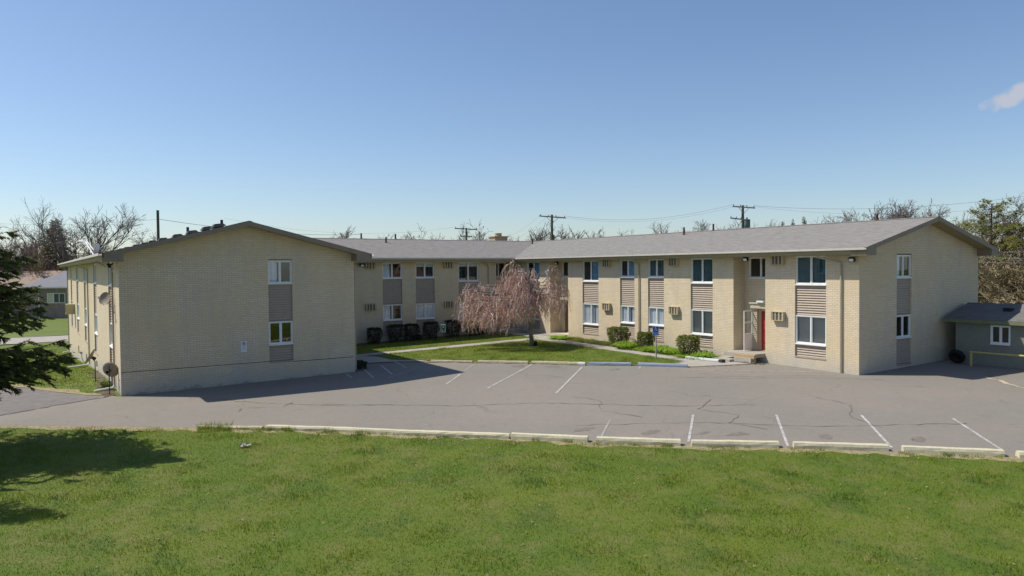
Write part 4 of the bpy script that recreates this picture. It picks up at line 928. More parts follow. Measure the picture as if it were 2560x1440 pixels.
mb.face([(e0, yy0, ez), (rt_, yy0, rz_), (rt_, yy1, rz_), (e0, yy1, ez)][::-1]); mb.face([(40.62, yy0, ez), (rt_, yy0, rz_), (rt_, yy1, rz_), (40.62, yy1, ez)])
RS = mb.build('roof', M['roofshed'], H)
mb = MB(); mb.box(e0, e0 + .03, yy0, yy1, ez - .17, ez - .006); mb.box(e0 + .03, sx, yy0, yy1, ez - .17, ez - .15)
for y in (yy0, yy1 - .03):
    for a, b in ((e0, rt_), (40.62, rt_)): mb.face([(a, y, ez - .006), (b, y, rz_ - .006), (b, y, rz_ - .16), (a, y, ez - .16)]); mb.face([(a, y + .03, ez - .006), (b, y + .03, rz_ - .006), (b, y + .03, rz_ - .16), (a, y + .03, ez - .16)])
mb.build('fascia', noisy('green_trim', (.17, .19, .11), .2, 5, .7), RS)
mb = MB(); mb.box(37.2, 37.5, 15.3, 15.65, 2.52, 2.72); mb.build('roof_vent', M['black'], RS, bevel=.02)
g0 = Vector((35.5, 16.2, hz(35.5, 16.2)))
Gt = thing('gate_barrier', g0, 'faded yellow pipe barrier in front of the green shed', 'barrier')
mb = MB(); mb.tube([(g0.x, g0.y, g0.z - .1), (g0.x, g0.y, .78)], .05, 10); mb.tube([(36.0, 9.2, g0.z - .1), (36.0, 9.2, .78)], .05, 10); mb.build('post', M['yellow'], Gt)
mb = MB(); mb.tube([(g0.x, g0.y + .06, .76), (36.0, 9.15, .76)], .045, 10); mb.build('rail', M['yellow'], Gt)
mb = MB(); R_ = Matrix.Translation((35.8, 16.95, hz(36, 17) + .33)) @ Matrix.Rotation(math.radians(62), 4, 'Y') @ Matrix.Rotation(0, 4, 'Z')
mb.lathe([(0, -.04), (.17, -.05), (.19, -.09), (.3, -.11), (.335, -.06), (.335, .06), (.3, .11), (.19, .09), (.17, .05), (0, .04)], 26, M=R_); o = mb.build('tyre', M['rubber'], smooth=True); tag(o, 'black tyre lying in the shade between shed and gable', 'tyre')

# ------------------------------------------------------------------ bushes, plants
def leaves(mb, n, shape, size, r, mi=0, up=0.0, asp=.55):
    for _ in range(n):
        p = shape(r); d = Vector((r.gauss(0, 1), r.gauss(0, 1), r.gauss(0, 1) + up)).normalized(); a = d.orthogonal().normalized(); a.rotate(Matrix.Rotation(r.random() * 6.28, 3, d)); b = d.cross(a); s = size * r.uniform(.6, 1.3)
        mb.face([p - a * s, p + b * s * asp, p + a * s, p - b * s * asp], mi)
def bush(name, x, y, w_, dpt, h, mtl, label, cat, group, seed, n=2600, size=.035, taper=.85):
    r = random.Random(seed); z0 = hz(x, y); t = thing(name, (x, y, z0), label, cat, group)
    ph = r.random() * 6
    def shp(r):
        while True:
            a = r.random() * 6.283; zz = r.random() ** .8; rad = (taper + (1 - taper) * min(1, zz * 1.6)) * (1 - max(0, zz - .86) * 1.3)
            k = 1 - .42 * r.random() ** 2.2; wob = 1 + .09 * math.sin(a * 3 + ph + zz * 5) + .07 * math.sin(a * 7 + zz * 9 + ph) + .05 * math.sin(zz * 17 + a * 4)
            if r.random() < .25: k *= r.random() ** .5; zz = .9 + .12 * r.random() + .03 * math.sin(a * 5)
            return Vector((x + math.cos(a) * w_ / 2 * rad * k * wob, y + math.sin(a) * dpt / 2 * rad * k * wob, z0 + .05 + zz * (h - .05)))
    mb = MB(); leaves(mb, n, shp, size, r); mb.build('foliage', mtl, t)
    mb = MB()
    for k in range(14):
        a = r.random() * 6.28; e = Vector((x + math.cos(a) * w_ * .38, y + math.sin(a) * dpt * .38, z0 + h * r.uniform(.5, .92))); mb.tube([(x + r.uniform(-.05, .05), y, z0 - .05), Vector((x, y, z0)).lerp(e, .5) + Vector((r.uniform(-.05, .05), 0, 0)), e], [.022, .015, .005], 5)
    mb.build('stem', M['bark'], t); return t
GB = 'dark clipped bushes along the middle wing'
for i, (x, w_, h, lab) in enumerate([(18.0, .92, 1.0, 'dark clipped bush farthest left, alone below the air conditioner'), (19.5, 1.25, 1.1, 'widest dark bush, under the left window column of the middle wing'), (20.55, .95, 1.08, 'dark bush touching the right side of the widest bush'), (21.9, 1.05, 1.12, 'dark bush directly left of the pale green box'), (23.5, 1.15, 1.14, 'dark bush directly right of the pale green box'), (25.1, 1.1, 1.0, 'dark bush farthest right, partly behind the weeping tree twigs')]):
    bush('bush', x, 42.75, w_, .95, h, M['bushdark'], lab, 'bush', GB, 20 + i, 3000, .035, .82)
bush('bush', 26.15, 43.0, .6, .5, .4, M['bushdark'], 'low dark plant at the foot of the downspout near the corner', 'bush', 'low plants', 40, 700, .035, .9)
bush('bush', 21.05, 42.9, .6, .5, .35, M['bushdark'], 'low dark plant squeezed between two clipped bushes', 'bush', 'low plants', 41, 700, .035, .9)
bush('bush', 13.35, 33.8, .7, 1.6, .35, M['bushdark'], 'low ragged plant at the right corner of the left wing', 'bush', 'low plants', 42, 1200, .04, .9)
bush('bush', 2.75, 35.2, .4, .7, .3, M['ground'], 'small weed clump at the left wing wall by the dish poles', 'bush', 'low plants', 43, 500, .04, .9)
GC = 'rounded green bushes along the right wing'
bush('bush', 28.45, 31.95, 1.3, 1.15, 1.1, M['bushgreen'], 'largest green bush, left of the bright yellow green plant', 'bush', GC, 51, 3800, .045, .75)
bush('bush', 28.6, 29.85, 1.0, .9, .95, M['bushgreen'], 'middle green bush behind the accessible parking sign', 'bush', GC, 52, 3000, .045, .75)
bush('bush', 28.45, 26.55, 1.2, 1.1, 1.05, M['bushgreen'], 'green bush nearest the porch of the red door', 'bush', GC, 53, 3400, .045, .75)
def lily(x, y, w_, l, h, label, seed, n=420, mtl=None, group='bright yellow green leafy clumps'):
    r = random.Random(seed); z0 = hz(x, y); mb = MB()
    for _ in range(n):
        a = r.random() * 6.28; q = r.random() ** .5; bx0 = x + math.cos(a) * w_ / 2 * q; by0 = y + math.sin(a) * l / 2 * q; d = Vector((math.cos(a) * q + r.gauss(0, .4), math.sin(a) * q + r.gauss(0, .4), 0)); hh = h * r.uniform(.6, 1.1) * (1 - .35 * q); wd = Vector((-d.y, d.x, 0)).normalized() * .018 if d.length > 0 else Vector((.02, 0, 0))
        p0 = Vector((bx0, by0, z0)); p1 = p0 + d * .12 + Vector((0, 0, hh * .7)); p2 = p0 + d * .25 + Vector((0, 0, hh)); p3 = p0 + d * .42 + Vector((0, 0, hh * .72))
        mb.face([p0 - wd, p0 + wd, p1 + wd, p1 - wd]); mb.face([p1 - wd, p1 + wd, p2 + wd * .8, p2 - wd * .8]); mb.face([p2 - wd * .8, p2 + wd * .8, p3])
    tag(mb.build('lily_clump', mtl or M['lily']), label, 'plant', group)
lily(28.05, 30.9, .8, .9, .5, 'round bright clump between the largest and the middle green bush', 1)
lily(28.35, 28.4, .8, 2.2, .42, 'long bright clump between the middle bush and the porch side bush', 2, 900)
lily(28.35, 27.5, .6, .8, .3, 'low bright clump at the left foot of the porch side bush', 5, 300)
lily(28.35, 25.5, .6, .8, .4, 'bright clump at the right end of the bed near the porch', 3, 380)
lily(28.2, 29.6, .5, 1.6, .2, 'flat bright clump in front of the middle green bush', 6, 500)
lily(27.9, 26.2, .3, 1.2, .18, 'flat bright clump bordering the walk by the porch side bush', 7, 300)
lily(28.2, 37.3, .7, 1.0, .25, 'bright low clump beside the brown door step', 4, 400)
BED = [(28.1, 26.3), (28.7, 25.1), (29.4, 24.95), (29.4, 38.2), (28.8, 38.0), (28.1, 37.2)]
o = blades([(BED, 330, .06, .16, .014, .01, None)], 'ground_cover', 'rough green weeds growing in the right wing bed')
BED2 = [(13.1, 43.7), (13.1, 42.4), (27.5, 41.7), (27.5, 43.7)]
o = blades([(BED2, 200, .04, .1, .014, .01, None)], 'ground_cover', 'sparse green growth under the dark bushes')

# ------------------------------------------------------------------ weeping tree
def weeping():
    r = random.Random(31); bx0, by0 = 24.82, 35.5; z0 = hz(bx0, by0)
    t = thing('weeping_tree', (bx0, by0, z0), 'weeping tree with bare pinkish twigs in the courtyard lawn', 'tree')
    RV = Vector((.8339, -.5519, 0)); FV = Vector((.5519, .8339, 0)); O = Vector((bx0, by0, 0))
    def W(s, d, z): return O + RV * s + FV * d + Vector((0, 0, z))
    mb = MB(); fork = W(.0, 0, 2.0)
    mb.tube([W(.03, 0, z0 - .1), W(.0, 0, z0 + .3), W(-.05, .02, z0 + 1.0), W(.03, 0, 1.6), fork], [.17, .13, .115, .11, .1], 10); mb.build('trunk', M['barkpale'], t, smooth=True)
    prof = [(-4.4, 2.6), (-3.9, 3.35), (-3.2, 3.9), (-2.5, 3.8), (-1.9, 4.15), (-1.4, 4.7), (-.95, 5.15), (-.5, 4.75), (0, 4.6), (.5, 4.3), (1.0, 4.75), (1.5, 4.5), (1.9, 3.6), (2.4, 3.1)]
    def top(s):
        for (a, za), (b, zb) in zip(prof[:-1], prof[1:]):
            if a <= s <= b: return za + (zb - za) * (s - a) / (b - a)
        return 2.5
    limb = MB(); tw = MB()
    n = 0
    while n < 84:
        s = r.uniform(-3.7, 2.2); d = r.uniform(-2.6, 2.6)
        cs = -.9; e = ((s - cs) / (3.05 if s < cs else 3.2)) ** 2 + (d / 2.7) ** 2
        if e > 1: continue
        if s > .5 and r.random() < .72: continue
        zt = top(s) * (1 - .42 * (d / 2.7) ** 2) * r.uniform(.62, 1.0) + .05; zt = max(zt, 1.9)
        if n == 0: s, d, zt = -.95, 0, 5.15
        if n == 1: s, d, zt = 1.15, .1, 4.85
        if n == 2: s, d, zt = -3.4, .1, 3.9
        if n == 3: s, d, zt = .1, -.4, 4.7
        n += 1
        P = W(s, d, zt); m1 = fork.lerp(P, .4) + Vector((0, 0, .35 * (zt - 2) + .25)) + Vector((r.uniform(-.2, .2), r.uniform(-.2, .2), 0)); m2 = fork.lerp(P, .75) + Vector((0, 0, .25)); 
        hd = Vector((P.x - fork.x, P.y - fork.y, 0)); hd = hd.normalized() if hd.length > .05 else RV
        end = P + hd * r.uniform(.25, .5) - Vector((0, 0, .25))
        limb.tube([fork, m1, m2, P, end], [.06, .042, .03, .019, .009], 5)
        k = int(r.uniform(13, 20))
        for j in range(k):
            u = r.random(); st = m2.lerp(P, u) if r.random() < .5 else P.lerp(end, r.random())
            a = math.atan2(hd.y, hd.x) + r.gauss(0, 1.1); o_ = Vector((math.cos(a), math.sin(a), 0)); out_ = r.uniform(.15, .6); rise = r.uniform(.0, .22); zb = max(r.uniform(.95, 1.9) + .75 * math.exp(-((s - .15) / .7) ** 2) + .35 * max(0, s - .3), st.z - r.uniform(.9, 2.9))
            if s > .5: zb = max(zb, st.z - 1.7)
            L = st.z - zb; pts = [st]; q = 6
            for i in range(1, q + 1):
                f = i / q; pts.append(st + o_ * out_ * (1 - (1 - f) ** 2.5) + Vector((r.gauss(0, .06), r.gauss(0, .06), rise * math.sin(min(1, f * 2.5) * math.pi) - L * f ** 1.5)))
            tw.tube(pts, [.016, .014, .0125, .011, .0095, .008, .006], 3, mi=0 if r.random() < .6 else 1, cap=False)
            # short side twigs
            for i in (2, 3, 4, 5):
                if r.random() < .6:
                    b_ = pts[i]; e_ = b_ + Vector((r.gauss(0, .16), r.gauss(0, .16), -r.uniform(.1, .35))); tw.tube([b_, b_.lerp(e_, .5) + Vector((0, 0, .05)), e_], [.010, .008, .006], 3, mi=0 if r.random() < .7 else 1, cap=False)
    limb.build('limbs', M['barkpale'], t); tw.build('twigs', [M['twigpink'], M['twigpale']], t)
    mb = MB(); leaves(mb, 260, lambda r: W(r.gauss(.05, .14), r.gauss(0, .13), z0 + r.random() ** 1.4 * .62), .04, r); mb.build('ivy', M['ivy'], t)
    mb = MB(); mb.tube([W(.22, -.05, z0 - .05), W(.27, -.06, z0 + .3)], [.11, .08], 8); mb.build('stump', M['ivy'], t)
weeping()

# ------------------------------------------------------------------ bare trees
def bare_mesh(seed, h, spread, twr, lean=0, fork=.28, nl=7, up=.5, sub=(6, 6), umbrella=0, droop=0):
    r = random.Random(seed); tr = MB(); cr = MB()
    def grow(mb, p, d, L, rad, lev, segs=4):
        pts = [p.copy()]; rr_ = [rad]; dirs = []
        for i in range(segs):
            d = (d + Vector((r.gauss(0, .16), r.gauss(0, .16), r.gauss(0, .1) + (.10 * up if lev < 3 else .02) - droop * .05 * lev))).normalized()
            p = p + d * L / segs; pts.append(p.copy()); rr_.append(max(twr, rad * (1 - .72 * (i + 1) / segs))); dirs.append(d.copy())
        mb.tube(pts, rr_, 6 if lev == 0 else (4 if lev < 2 else 3), cap=False); return pts, dirs, rr_
    tp, td, trr = grow(tr, Vector((0, 0, -.3)), Vector((lean, 0, 1)).normalized(), h * fork + .3, h * .022, 0, 3)
    trr[-1] = h * .016
    for i in range(nl):
        a = 6.283 * (i + r.random() * .6) / nl; el = r.uniform(.35, 1.25); d = Vector((math.cos(a) * spread, math.sin(a) * spread, el + (.6 if i == 0 else 0))).normalized(); st = tp[-1].lerp(tp[-2], r.random() * .7) if i else tp[-1]
        L = h * (1 - fork) * r.uniform(.72, 1.0)
        if umbrella: L *= .9
        p1, d1, r1 = grow(tr, st, d, L, h * .012, 1, 6)
        for j in range(sub[0] + 2):
            k = r.randint(1, 5); b = (d1[k] + Vector((r.gauss(0, .55), r.gauss(0, .55), r.gauss(.15, .3)))).normalized(); p2, d2, r2_ = grow(cr, p1[k + 1] if k < 5 else p1[-1], b, L * r.uniform(.28, .5) * (1.1 - k * .08), h * .005, 2, 4)
            for q in range(sub[1]):
                m_ = r.randint(0, 3); b2 = (d2[m_] + Vector((r.gauss(0, .6), r.gauss(0, .6), r.gauss(.1, .35)))).normalized(); p3, d3, r3 = grow(cr, p2[m_ + 1], b2, L * r.uniform(.12, .24), h * .0025, 3, 3)
                for _ in range(5):
                    b3 = (d3[r.randint(0, 2)] + Vector((r.gauss(0, .6), r.gauss(0, .6), r.gauss(.05, .4)))).normalized(); grow(cr, p3[r.randint(1, 3)], b3, L * r.uniform(.06, .13), twr, 4, 2)
    return tr, cr
TREES = 'bare trees beyond the building'
def bare(px, D, ytop, spread, seed, label, mtl='twiggrey', twr=.02, nl=12, ybase=None, group=TREES, sub=(6, 6), fork=.28, up=.9, rot=0, lean=0, name='bare_tree', droop=0):
    p = at(px, 700, D); z0 = hz(p.x, p.y); top = at(px, ytop, D).z; h = (top - z0) / 1.03
    tr, cr = bare_mesh(seed, h, spread, twr, lean, fork, nl, up, sub, droop=droop)
    zs = max(v[2] for v in cr.v); k = (top - z0) / zs
    t = thing(name, (p.x, p.y, z0), label, 'tree', group)
    for m_ in (tr, cr): m_.v = [(a * k + p.x, b * k + p.y, c * k + z0) for a, b, c in m_.v]
    tr.build('trunk', M['bark'] if mtl != 'twigtan' else M['twigtan'], t); cr.build('crown', M[mtl], t)
bare(205, 134, 500, .75, 11, 'tallest bare tree, spreading widely behind the left roof edge', nl=10, twr=.024, sub=(5, 5), lean=.1)
bare(125, 145, 492, .55, 12, 'upright bare tree just left of the widest bare tree', twr=.022, nl=8, sub=(5, 5))
bare(60, 136, 560, .8, 13, 'reddish bare tree behind the tips of the near spruce', 'twigred', twr=.024, nl=8, sub=(5, 5))
bare(10, 136, 575, .8, 14, 'reddish bare tree at the left edge of the photo', 'twigred', twr=.028, nl=13)
for i, (px_i, yt, D, l_) in enumerate([(110, 622, 140, 'low tangled brush behind the tan roofed house, left part'), (190, 612, 142, 'low tangled brush behind the tan roofed house, middle part'), (265, 616, 138, 'low tangled brush close to the left roof edge'), (50, 630, 139, 'low tangled brush behind the near spruce boughs')]):
    bare(px_i, D, yt, 1.3, 30 + i, l_, 'twigred' if i % 2 else 'twigtan', twr=.035, nl=11, fork=.1, up=.2, sub=(7, 7), group='tangled brush behind the houses', name='brush_thicket')
bare(375, 140, 572, .8, 15, 'small bare tree right behind the plain pole on the left', twr=.026, nl=7, sub=(7, 7))
bare(815, 120, 560, 1.25, 16, 'flat topped bare tree above the left end of the middle roof', twr=.026, nl=6, fork=.5, up=.05, sub=(7, 7))
bare(925, 150, 580, 1.0, 17, 'faint low bare tree above the middle roof', twr=.03, nl=7, sub=(7, 7))
bare(1122, 130, 545, .75, 18, 'bare tree left of the pole whose crossarm hangs lowest', twr=.03, nl=13)
bare(1215, 170, 582, .8, 19, 'faint bare treetop left of the tan chimney', twr=.03, sub=(7, 7))
bare(1275, 170, 584, .8, 20, 'faint bare treetop right of the tan chimney', twr=.03, sub=(7, 7))
bare(1395, 125, 553, .85, 21, 'bare tree behind the pole above the roof valley', twr=.03, nl=13)
bare(1547, 165, 563, .9, 22, 'bare treetop halfway between the two crossarm poles', twr=.03)
bare(1705, 150, 548, .8, 23, 'bare treetop behind the rusty vent pipe of the right roof', twr=.03)
bare(1800, 155, 546, .8, 24, 'bare treetop directly left of the transformer pole', twr=.03)
bare(1890, 160, 548, .8, 25, 'bare treetop directly right of the transformer', twr=.03)
bare(2085, 170, 534, .8, 26, 'bare treetop between the small conifers and the wide bare tree', twr=.03)
bare(2215, 125, 490, .75, 27, 'wide bare tree above the right roof, left half', twr=.034, nl=14, sub=(8, 8))
bare(2310, 122, 496, .75, 28, 'wide bare tree above the right roof, right half', twr=.03, nl=14, sub=(7, 6))
bare(2530, 72, 478, .5, 29, 'slim bare tree rising right of the pine at the right edge', twr=.016, nl=13)

# ------------------------------------------------------------------ conifers
def conifer(name, base, h, R, mtl, label, cat, seed, whorls=26, per=7, tuft=.09, z_lo=.1, group=None, ragged=.25, dens=1.0, droop=.35, tri=2, top_cut=None, wood='bark', keep=None, nw=.13):
    r = random.Random(seed); t = thing(name, base, label, cat, group); b0 = Vector(base); tr = MB(); nd = MB(); br = MB()
    tr.tube([b0 - Vector((0, 0, .2)), b0 + Vector((.03, 0, h * .5)), b0 + Vector((0, .03, h))], [h * .018, h * .011, .01], 8)
    def needles(p, q, wd, n):
        d = (q - p); L = d.length; d.normalize(); s = d.cross(Vector((0, 0, 1))); s = s.normalized() if s.length > .01 else Vector((1, 0, 0)); u = s.cross(d)
        for _ in range(n):
            f = r.random(); a = r.uniform(0, 6.283); o_ = (s * math.cos(a) + u * math.sin(a) * .8); c = p + (q - p) * f; e = c + (o_ * .75 + d * .8) * wd * r.uniform(.6, 1.25); w2 = o_.cross(d).normalized() * wd * nw
            nd.face([c - w2, c + w2, e])
    for i in range(whorls):
        f = i / (whorls - 1); z = h * (z_lo + (1 - z_lo) * f ** .95); rad = R * (1 - f) ** .95 + .12; n = per if f < .85 else 5
        for j in range(n):
            a = r.random() * 6.283; L = rad * (1 - ragged * r.random()) * (1 + .14 * math.sin(a * 2.7 + i)); d = Vector((math.cos(a), math.sin(a), 0)); p0 = b0 + Vector((0, 0, z + r.uniform(-.1, .1)))
            if keep and not keep(a): continue
            pts = []; q = 6
            for k in range(q + 1): g_ = k / q; pts.append(p0 + d * L * g_ + Vector((0, 0, L * (.12 * g_ - droop * g_ ** 2 + .16 * g_ ** 4) * (1.3 - f))))
            br.tube(pts, [.03 * (1 - .8 * k / q) * max(.4, rad / R) for k in range(q + 1)], 4, cap=False)
            for k in range(1, q + 1):
                c = pts[k - 1].lerp(pts[k], .5); m_ = max(2, int(4 * dens * (L / R + .4)))
                for sd_ in range(m_):
                    s_ = d.cross(Vector((0, 0, 1))) * r.choice((-1, 1)); ll = L * .34 * (1.15 - .75 * k / q) * r.uniform(.5, 1.15) + .12
                    e = c + (s_ * .8 + d * .75 + Vector((0, 0, -.12 - .5 * r.random()))).normalized() * ll; c2 = pts[k - 1].lerp(pts[k], r.random())
                    needles(c2, e, tuft, int(ll / tuft * tri * 3.2) + 3)
            needles(pts[-2], pts[-1] + d * .1, tuft, 14)
    tr.build('trunk', M[wood], t); br.build('branches', M[wood], t); nd.build('needles', mtl, t)
    return t
zb = hz(-1.9, 26.3)
# near spruce, its trunk just left of the frame
conifer('spruce_tree', (-2.15, 26.2, zb), 9.4, 3.8, M['spruce'], 'dark green spruce whose boughs reach in from the left edge', 'tree', 5, whorls=26, per=13, tuft=.115, z_lo=.2, dens=1.25, ragged=.5, droop=.2, tri=3.0, nw=.2)
conifer('spruce_tree', (-4.6, 22.6, hz(-4.6, 22.6)), 8.6, 2.9, M['spruce'], 'second spruce out of view that shades the lower left lawn', 'tree', 6, whorls=16, per=6, tuft=.12, z_lo=.12, dens=.7, ragged=.4)
def needle_cone(name, p, h, R, mtl, label, seed, group, n=5200, lev=14):
    r = random.Random(seed); t = thing(name, p, label, 'tree', group); b0 = Vector(p); tr = MB(); nd = MB(); tr.tube([b0 - Vector((0, 0, .2)), b0 + Vector((0, 0, h))], [h * .018, .03], 6)
    ph = [r.random() * 6.28 for _ in range(lev + 1)]
    for _ in range(n):
        f = 1 - math.sqrt(r.random()) * .93; li = int(f * lev); a = r.random() * 6.283; fr = f * lev - li
        rad = R * (1 - f) ** .9 * (1.15 - .55 * fr) * (1 + .3 * math.sin(a * 3 + ph[li])) + .08; k = r.random() ** .5; q = b0 + Vector((math.cos(a) * rad * k, math.sin(a) * rad * k, h * f - .18 * rad * k + r.gauss(0, .06)))
        v = Vector((math.cos(a), math.sin(a), r.gauss(.1, .5))).normalized(); sz = .10 + .035 * R; s_ = v.orthogonal().normalized(); s_.rotate(Matrix.Rotation(r.random() * 6.28, 3, v)); nd.face([q - s_ * sz * .35, q + s_ * sz * .35, q + v * sz * 2.0])
    tr.build('trunk', M['bark'], t); nd.build('needles', mtl, t)
def far_con(px_i, ytop, D, R, label, seed, mtl='spruce', group='small far conifers', whorls=12, z_lo=.1, wood='bark', ragged=.3, per=6, tuft=.3):
    p = at(px_i, 700, D); z0 = hz(p.x, p.y); needle_cone('conifer_tree', (p.x, p.y, z0), at(px_i, ytop, D).z - z0, R, M[mtl], label, seed, group, 9000)
far_con(1957, 552, 120, 1.2, 'leftmost of the three small conifer tips over the right roof', 61)
far_con(1982, 546, 122, 1.0, 'middle of the three small conifer tips over the right roof', 62)
far_con(2010, 540, 120, 1.8, 'rightmost and largest of the three small conifer tips', 63)
far_con(142, 545, 141, 6.2, 'dark evergreen standing among the bare trees on the left', 64, 'pine', None, 16, .12, ragged=.35, tuft=.45, per=7)
# pines at the right, ragged
def pine(px_i, ytop, D, R, label, seed, zl):
    p = at(px_i, 700, D); z0 = hz(p.x, p.y); r = random.Random(seed); h = at(px_i, ytop, D).z - z0; t = thing('pine_tree', (p.x, p.y, z0), label, 'tree', 'ragged pines right of the building')
    tr = MB(); nd = MB(); b0 = Vector((p.x, p.y, z0)); tr.tube([b0 - Vector((0, 0, .2)), b0 + Vector((.1, .1, h * .6)), b0 + Vector((0, 0, h * .97))], [.2, .13, .03], 8)
    for i in range(30):
        f = (i + r.random()) / 30; z = h * (zl + (1 - zl) * f * .96); a = i * 2.4 + r.random(); L = R * (.35 + .8 * math.sin(min(1, (1.04 - f) * 1.5) * 1.57)) * r.uniform(.45, 1.15); d = Vector((math.cos(a), math.sin(a), r.uniform(-.05, .45))); p0 = b0 + Vector((0, 0, z)); e = p0 + d * L
        tr.tube([p0, p0.lerp(e, .5) - Vector((0, 0, .1)), e], [.045, .03, .012], 4, cap=False)
        for c in range(int(14 + L * 9)):
            k = .35 + .7 * r.random() ** .6; q = p0.lerp(e, k) + Vector((r.gauss(0, .2), r.gauss(0, .2), r.gauss(.06, .11))) * (.7 + L * .3)
            for _ in range(16):
                v = Vector((r.gauss(0, 1), r.gauss(0, 1), r.gauss(.4, .8))).normalized(); s_ = v.orthogonal().normalized() * .022; ee = q + v * r.uniform(.12, .26); nd.face([q - s_, q + s_, ee])
    tr.build('trunk', M['bark'], t); nd.build('needles', M['pine'], t)
pine(2478, 502, 62, 2.4, 'tall ragged olive green pine above the right end of the roof', 71, .42)
pine(2555, 560, 60, 2.0, 'darker pine at the right edge below the slim bare tree', 72, .25)
for i, (px_i, yt, D, l_, m_) in enumerate([(2465, 610, 58, 'tan brush tangle right of the gable, nearest the wall', 'twigtan'), (2510, 600, 61, 'tan brush tangle behind the shed roof, middle part', 'twigtan'), (2555, 615, 59, 'tan brush tangle at the right edge behind the shed roof', 'twigtan'), (2488, 570, 66, 'olive brush with upright trunks behind the tan tangle', 'twigtan'), (2540, 585, 68, 'olive brush with upright trunks at the right edge', 'twigtan')]):
    bare(px_i, D, yt, 1.0, 80 + i, l_, m_, twr=.022, nl=10, fork=.12, up=.2, sub=(8, 7), group='brush right of the building', name='brush_thicket', droop=.5)
def mound(px_i, py_i, D, w_, h, label, mtl, seed, n=1500, cat='bush'):
    p = at(px_i, py_i, D); z0 = hz(p.x, p.y); r = random.Random(seed); mb = MB()
    def shp(r):
        a = r.random() * 6.28; zz = r.random(); k = math.sqrt(max(0, 1 - zz * zz)) * (.75 + .25 * r.random()); return Vector((p.x + math.cos(a) * w_ * k, p.y + math.sin(a) * w_ * k, z0 + zz * h))
    leaves(mb, n, shp, .16, r); return tag(mb.build('shrub', mtl), label, cat, 'shrubs behind the shed')
mound(2520, 760, 52, 1.6, at(2520, 742, 52).z - hz(45, 30), 'rounded beige dead shrub showing over the shed roof', M['twigtan'], 90, 1800)
mound(2475, 700, 72, 4.5, 2.9, 'olive green shrub mass low behind the tan brush', M['ground'], 91, 3500); mound(2560, 700, 74, 5.0, 4.6, 'tall green shrub mass at the right edge behind the brush', M['ground'], 92, 4500)
mound(2440, 700, 76, 4.0, 2.2, 'dark shrub mass hidden mostly by the gable wall', M['bushgreen'], 93, 2500)

# ------------------------------------------------------------------ poles and wires
PO = 'wooden utility poles'
def pole(px_i, ytop, D, label, arms=(), lean=0, rad=.16, transformer=False):
    p = at(px_i, 700, D); z0 = hz(p.x, p.y); zt = at(px_i, ytop, D).z; t = thing('utility_pole', (p.x, p.y, z0), label, 'utility pole', PO)
    mb = MB(); mb.tube([(p.x, p.y, z0 - .2), (p.x + lean * .5, p.y, (z0 + zt) / 2), (p.x + lean, p.y, zt)], [rad * 1.15, rad, rad * .85], 9); mb.build('pole', M['wood_pole'], t)
    ends = []
    for (pa, ya, pb, yb, Db) in arms:
        a = at(pa, ya, D); b = at(pb, yb, Db); mb = MB(); d = (b - a).normalized(); n = d.cross(Vector((0, 0, 1))).normalized() * .06; u = Vector((0, 0, .07)); 
        P = [a + n - u, a - n - u, a - n + u, a + n + u]; Q = [b + n - u, b - n - u, b - n + u, b + n + u]
        for k in range(4): mb.face([P[k], P[(k + 1) % 4], Q[(k + 1) % 4], Q[k]])
        mb.face(P); mb.face(Q[::-1]); c = a.lerp(b, .5); mb.tube([a.lerp(b, .25), c - Vector((0, 0, .7))], .025, 4); mb.tube([a.lerp(b, .75), c - Vector((0, 0, .7))], .025, 4)
        A = mb.build('crossarm', M['wood_pole'], t); ib = MB()
        for f in (.04, .36, .64, .96): q = a.lerp(b, f); ib.lathe([(.02, .05), (.05, .12), (.03, .17), (.055, .2), (0, .26)], 7, M=Matrix.Translation(q)); ends.append(q + Vector((0, 0, .24)))
        ib.build('insulator', M['dark'], A)
    if transformer:
        q = at(px_i + 11, 560, D - .4); mb = MB(); mb.lathe([(0, -.55), (.3, -.55), (.32, -.5), (.32, .35), (.34, .38), (.3, .5), (.06, .55), (.05, .75), (0, .75)], 14, M=Matrix.Translation(q)); mb.build('transformer', M['transf'], t, smooth=False)
    return ends
e1 = pole(398, 526, 78, 'plain weathered pole without crossarm above the left roof', lean=0)
e2 = pole(1167, 570, 112, 'pole with low crossarm left of the tan chimney', [(1137, 571, 1193, 574, 113), (1150, 590, 1180, 592, 112)])
e3 = pole(1381, 537, 88, 'pole with one crossarm above the roof valley', [(1349, 540, 1414, 545, 86)])
e4 = pole(1857, 514, 82, 'pole with two crossarms and a grey transformer', [(1832, 516, 1887, 520, 80), (1826, 545, 1868, 550, 81)], transformer=True)
def wire(a, b, sag, label, rad=.013):
    rad *= .62
    a = Vector(a); b = Vector(b); n = 28; pts = [a.lerp(b, i / n) - Vector((0, 0, sag * 4 * (i / n) * (1 - i / n))) for i in range(n + 1)]
    mb = MB(); mb.tube(pts, rad, 4); tag(mb.build('power_line', M['wire']), label, 'wire', 'overhead wires')
wire(e4[0], e3[3], 1.0, 'upper wire between the transformer pole and the valley pole', .02); wire(e4[1], e3[1], 1.3, 'lower wire between the transformer pole and the valley pole', .014)
wire(e4[3], at(2700, 470, 70), 1.0, 'wire rising from the transformer pole to the upper right edge', .022); wire(e4[1], at(2700, 492, 68), 1.3, 'fainter wire under the one that rises to the right edge', .013)
wire(e3[0], e2[3], 2.0, 'upper wire from the valley pole down to the low crossarm pole', .014); wire(e3[1], e2[1], 2.8, 'lower wire from the valley pole down to the low crossarm pole', .014)
wire(e2[0], at(560, 545, 100), 1.5, 'faint wire between low crossarm pole and left roof', .014)
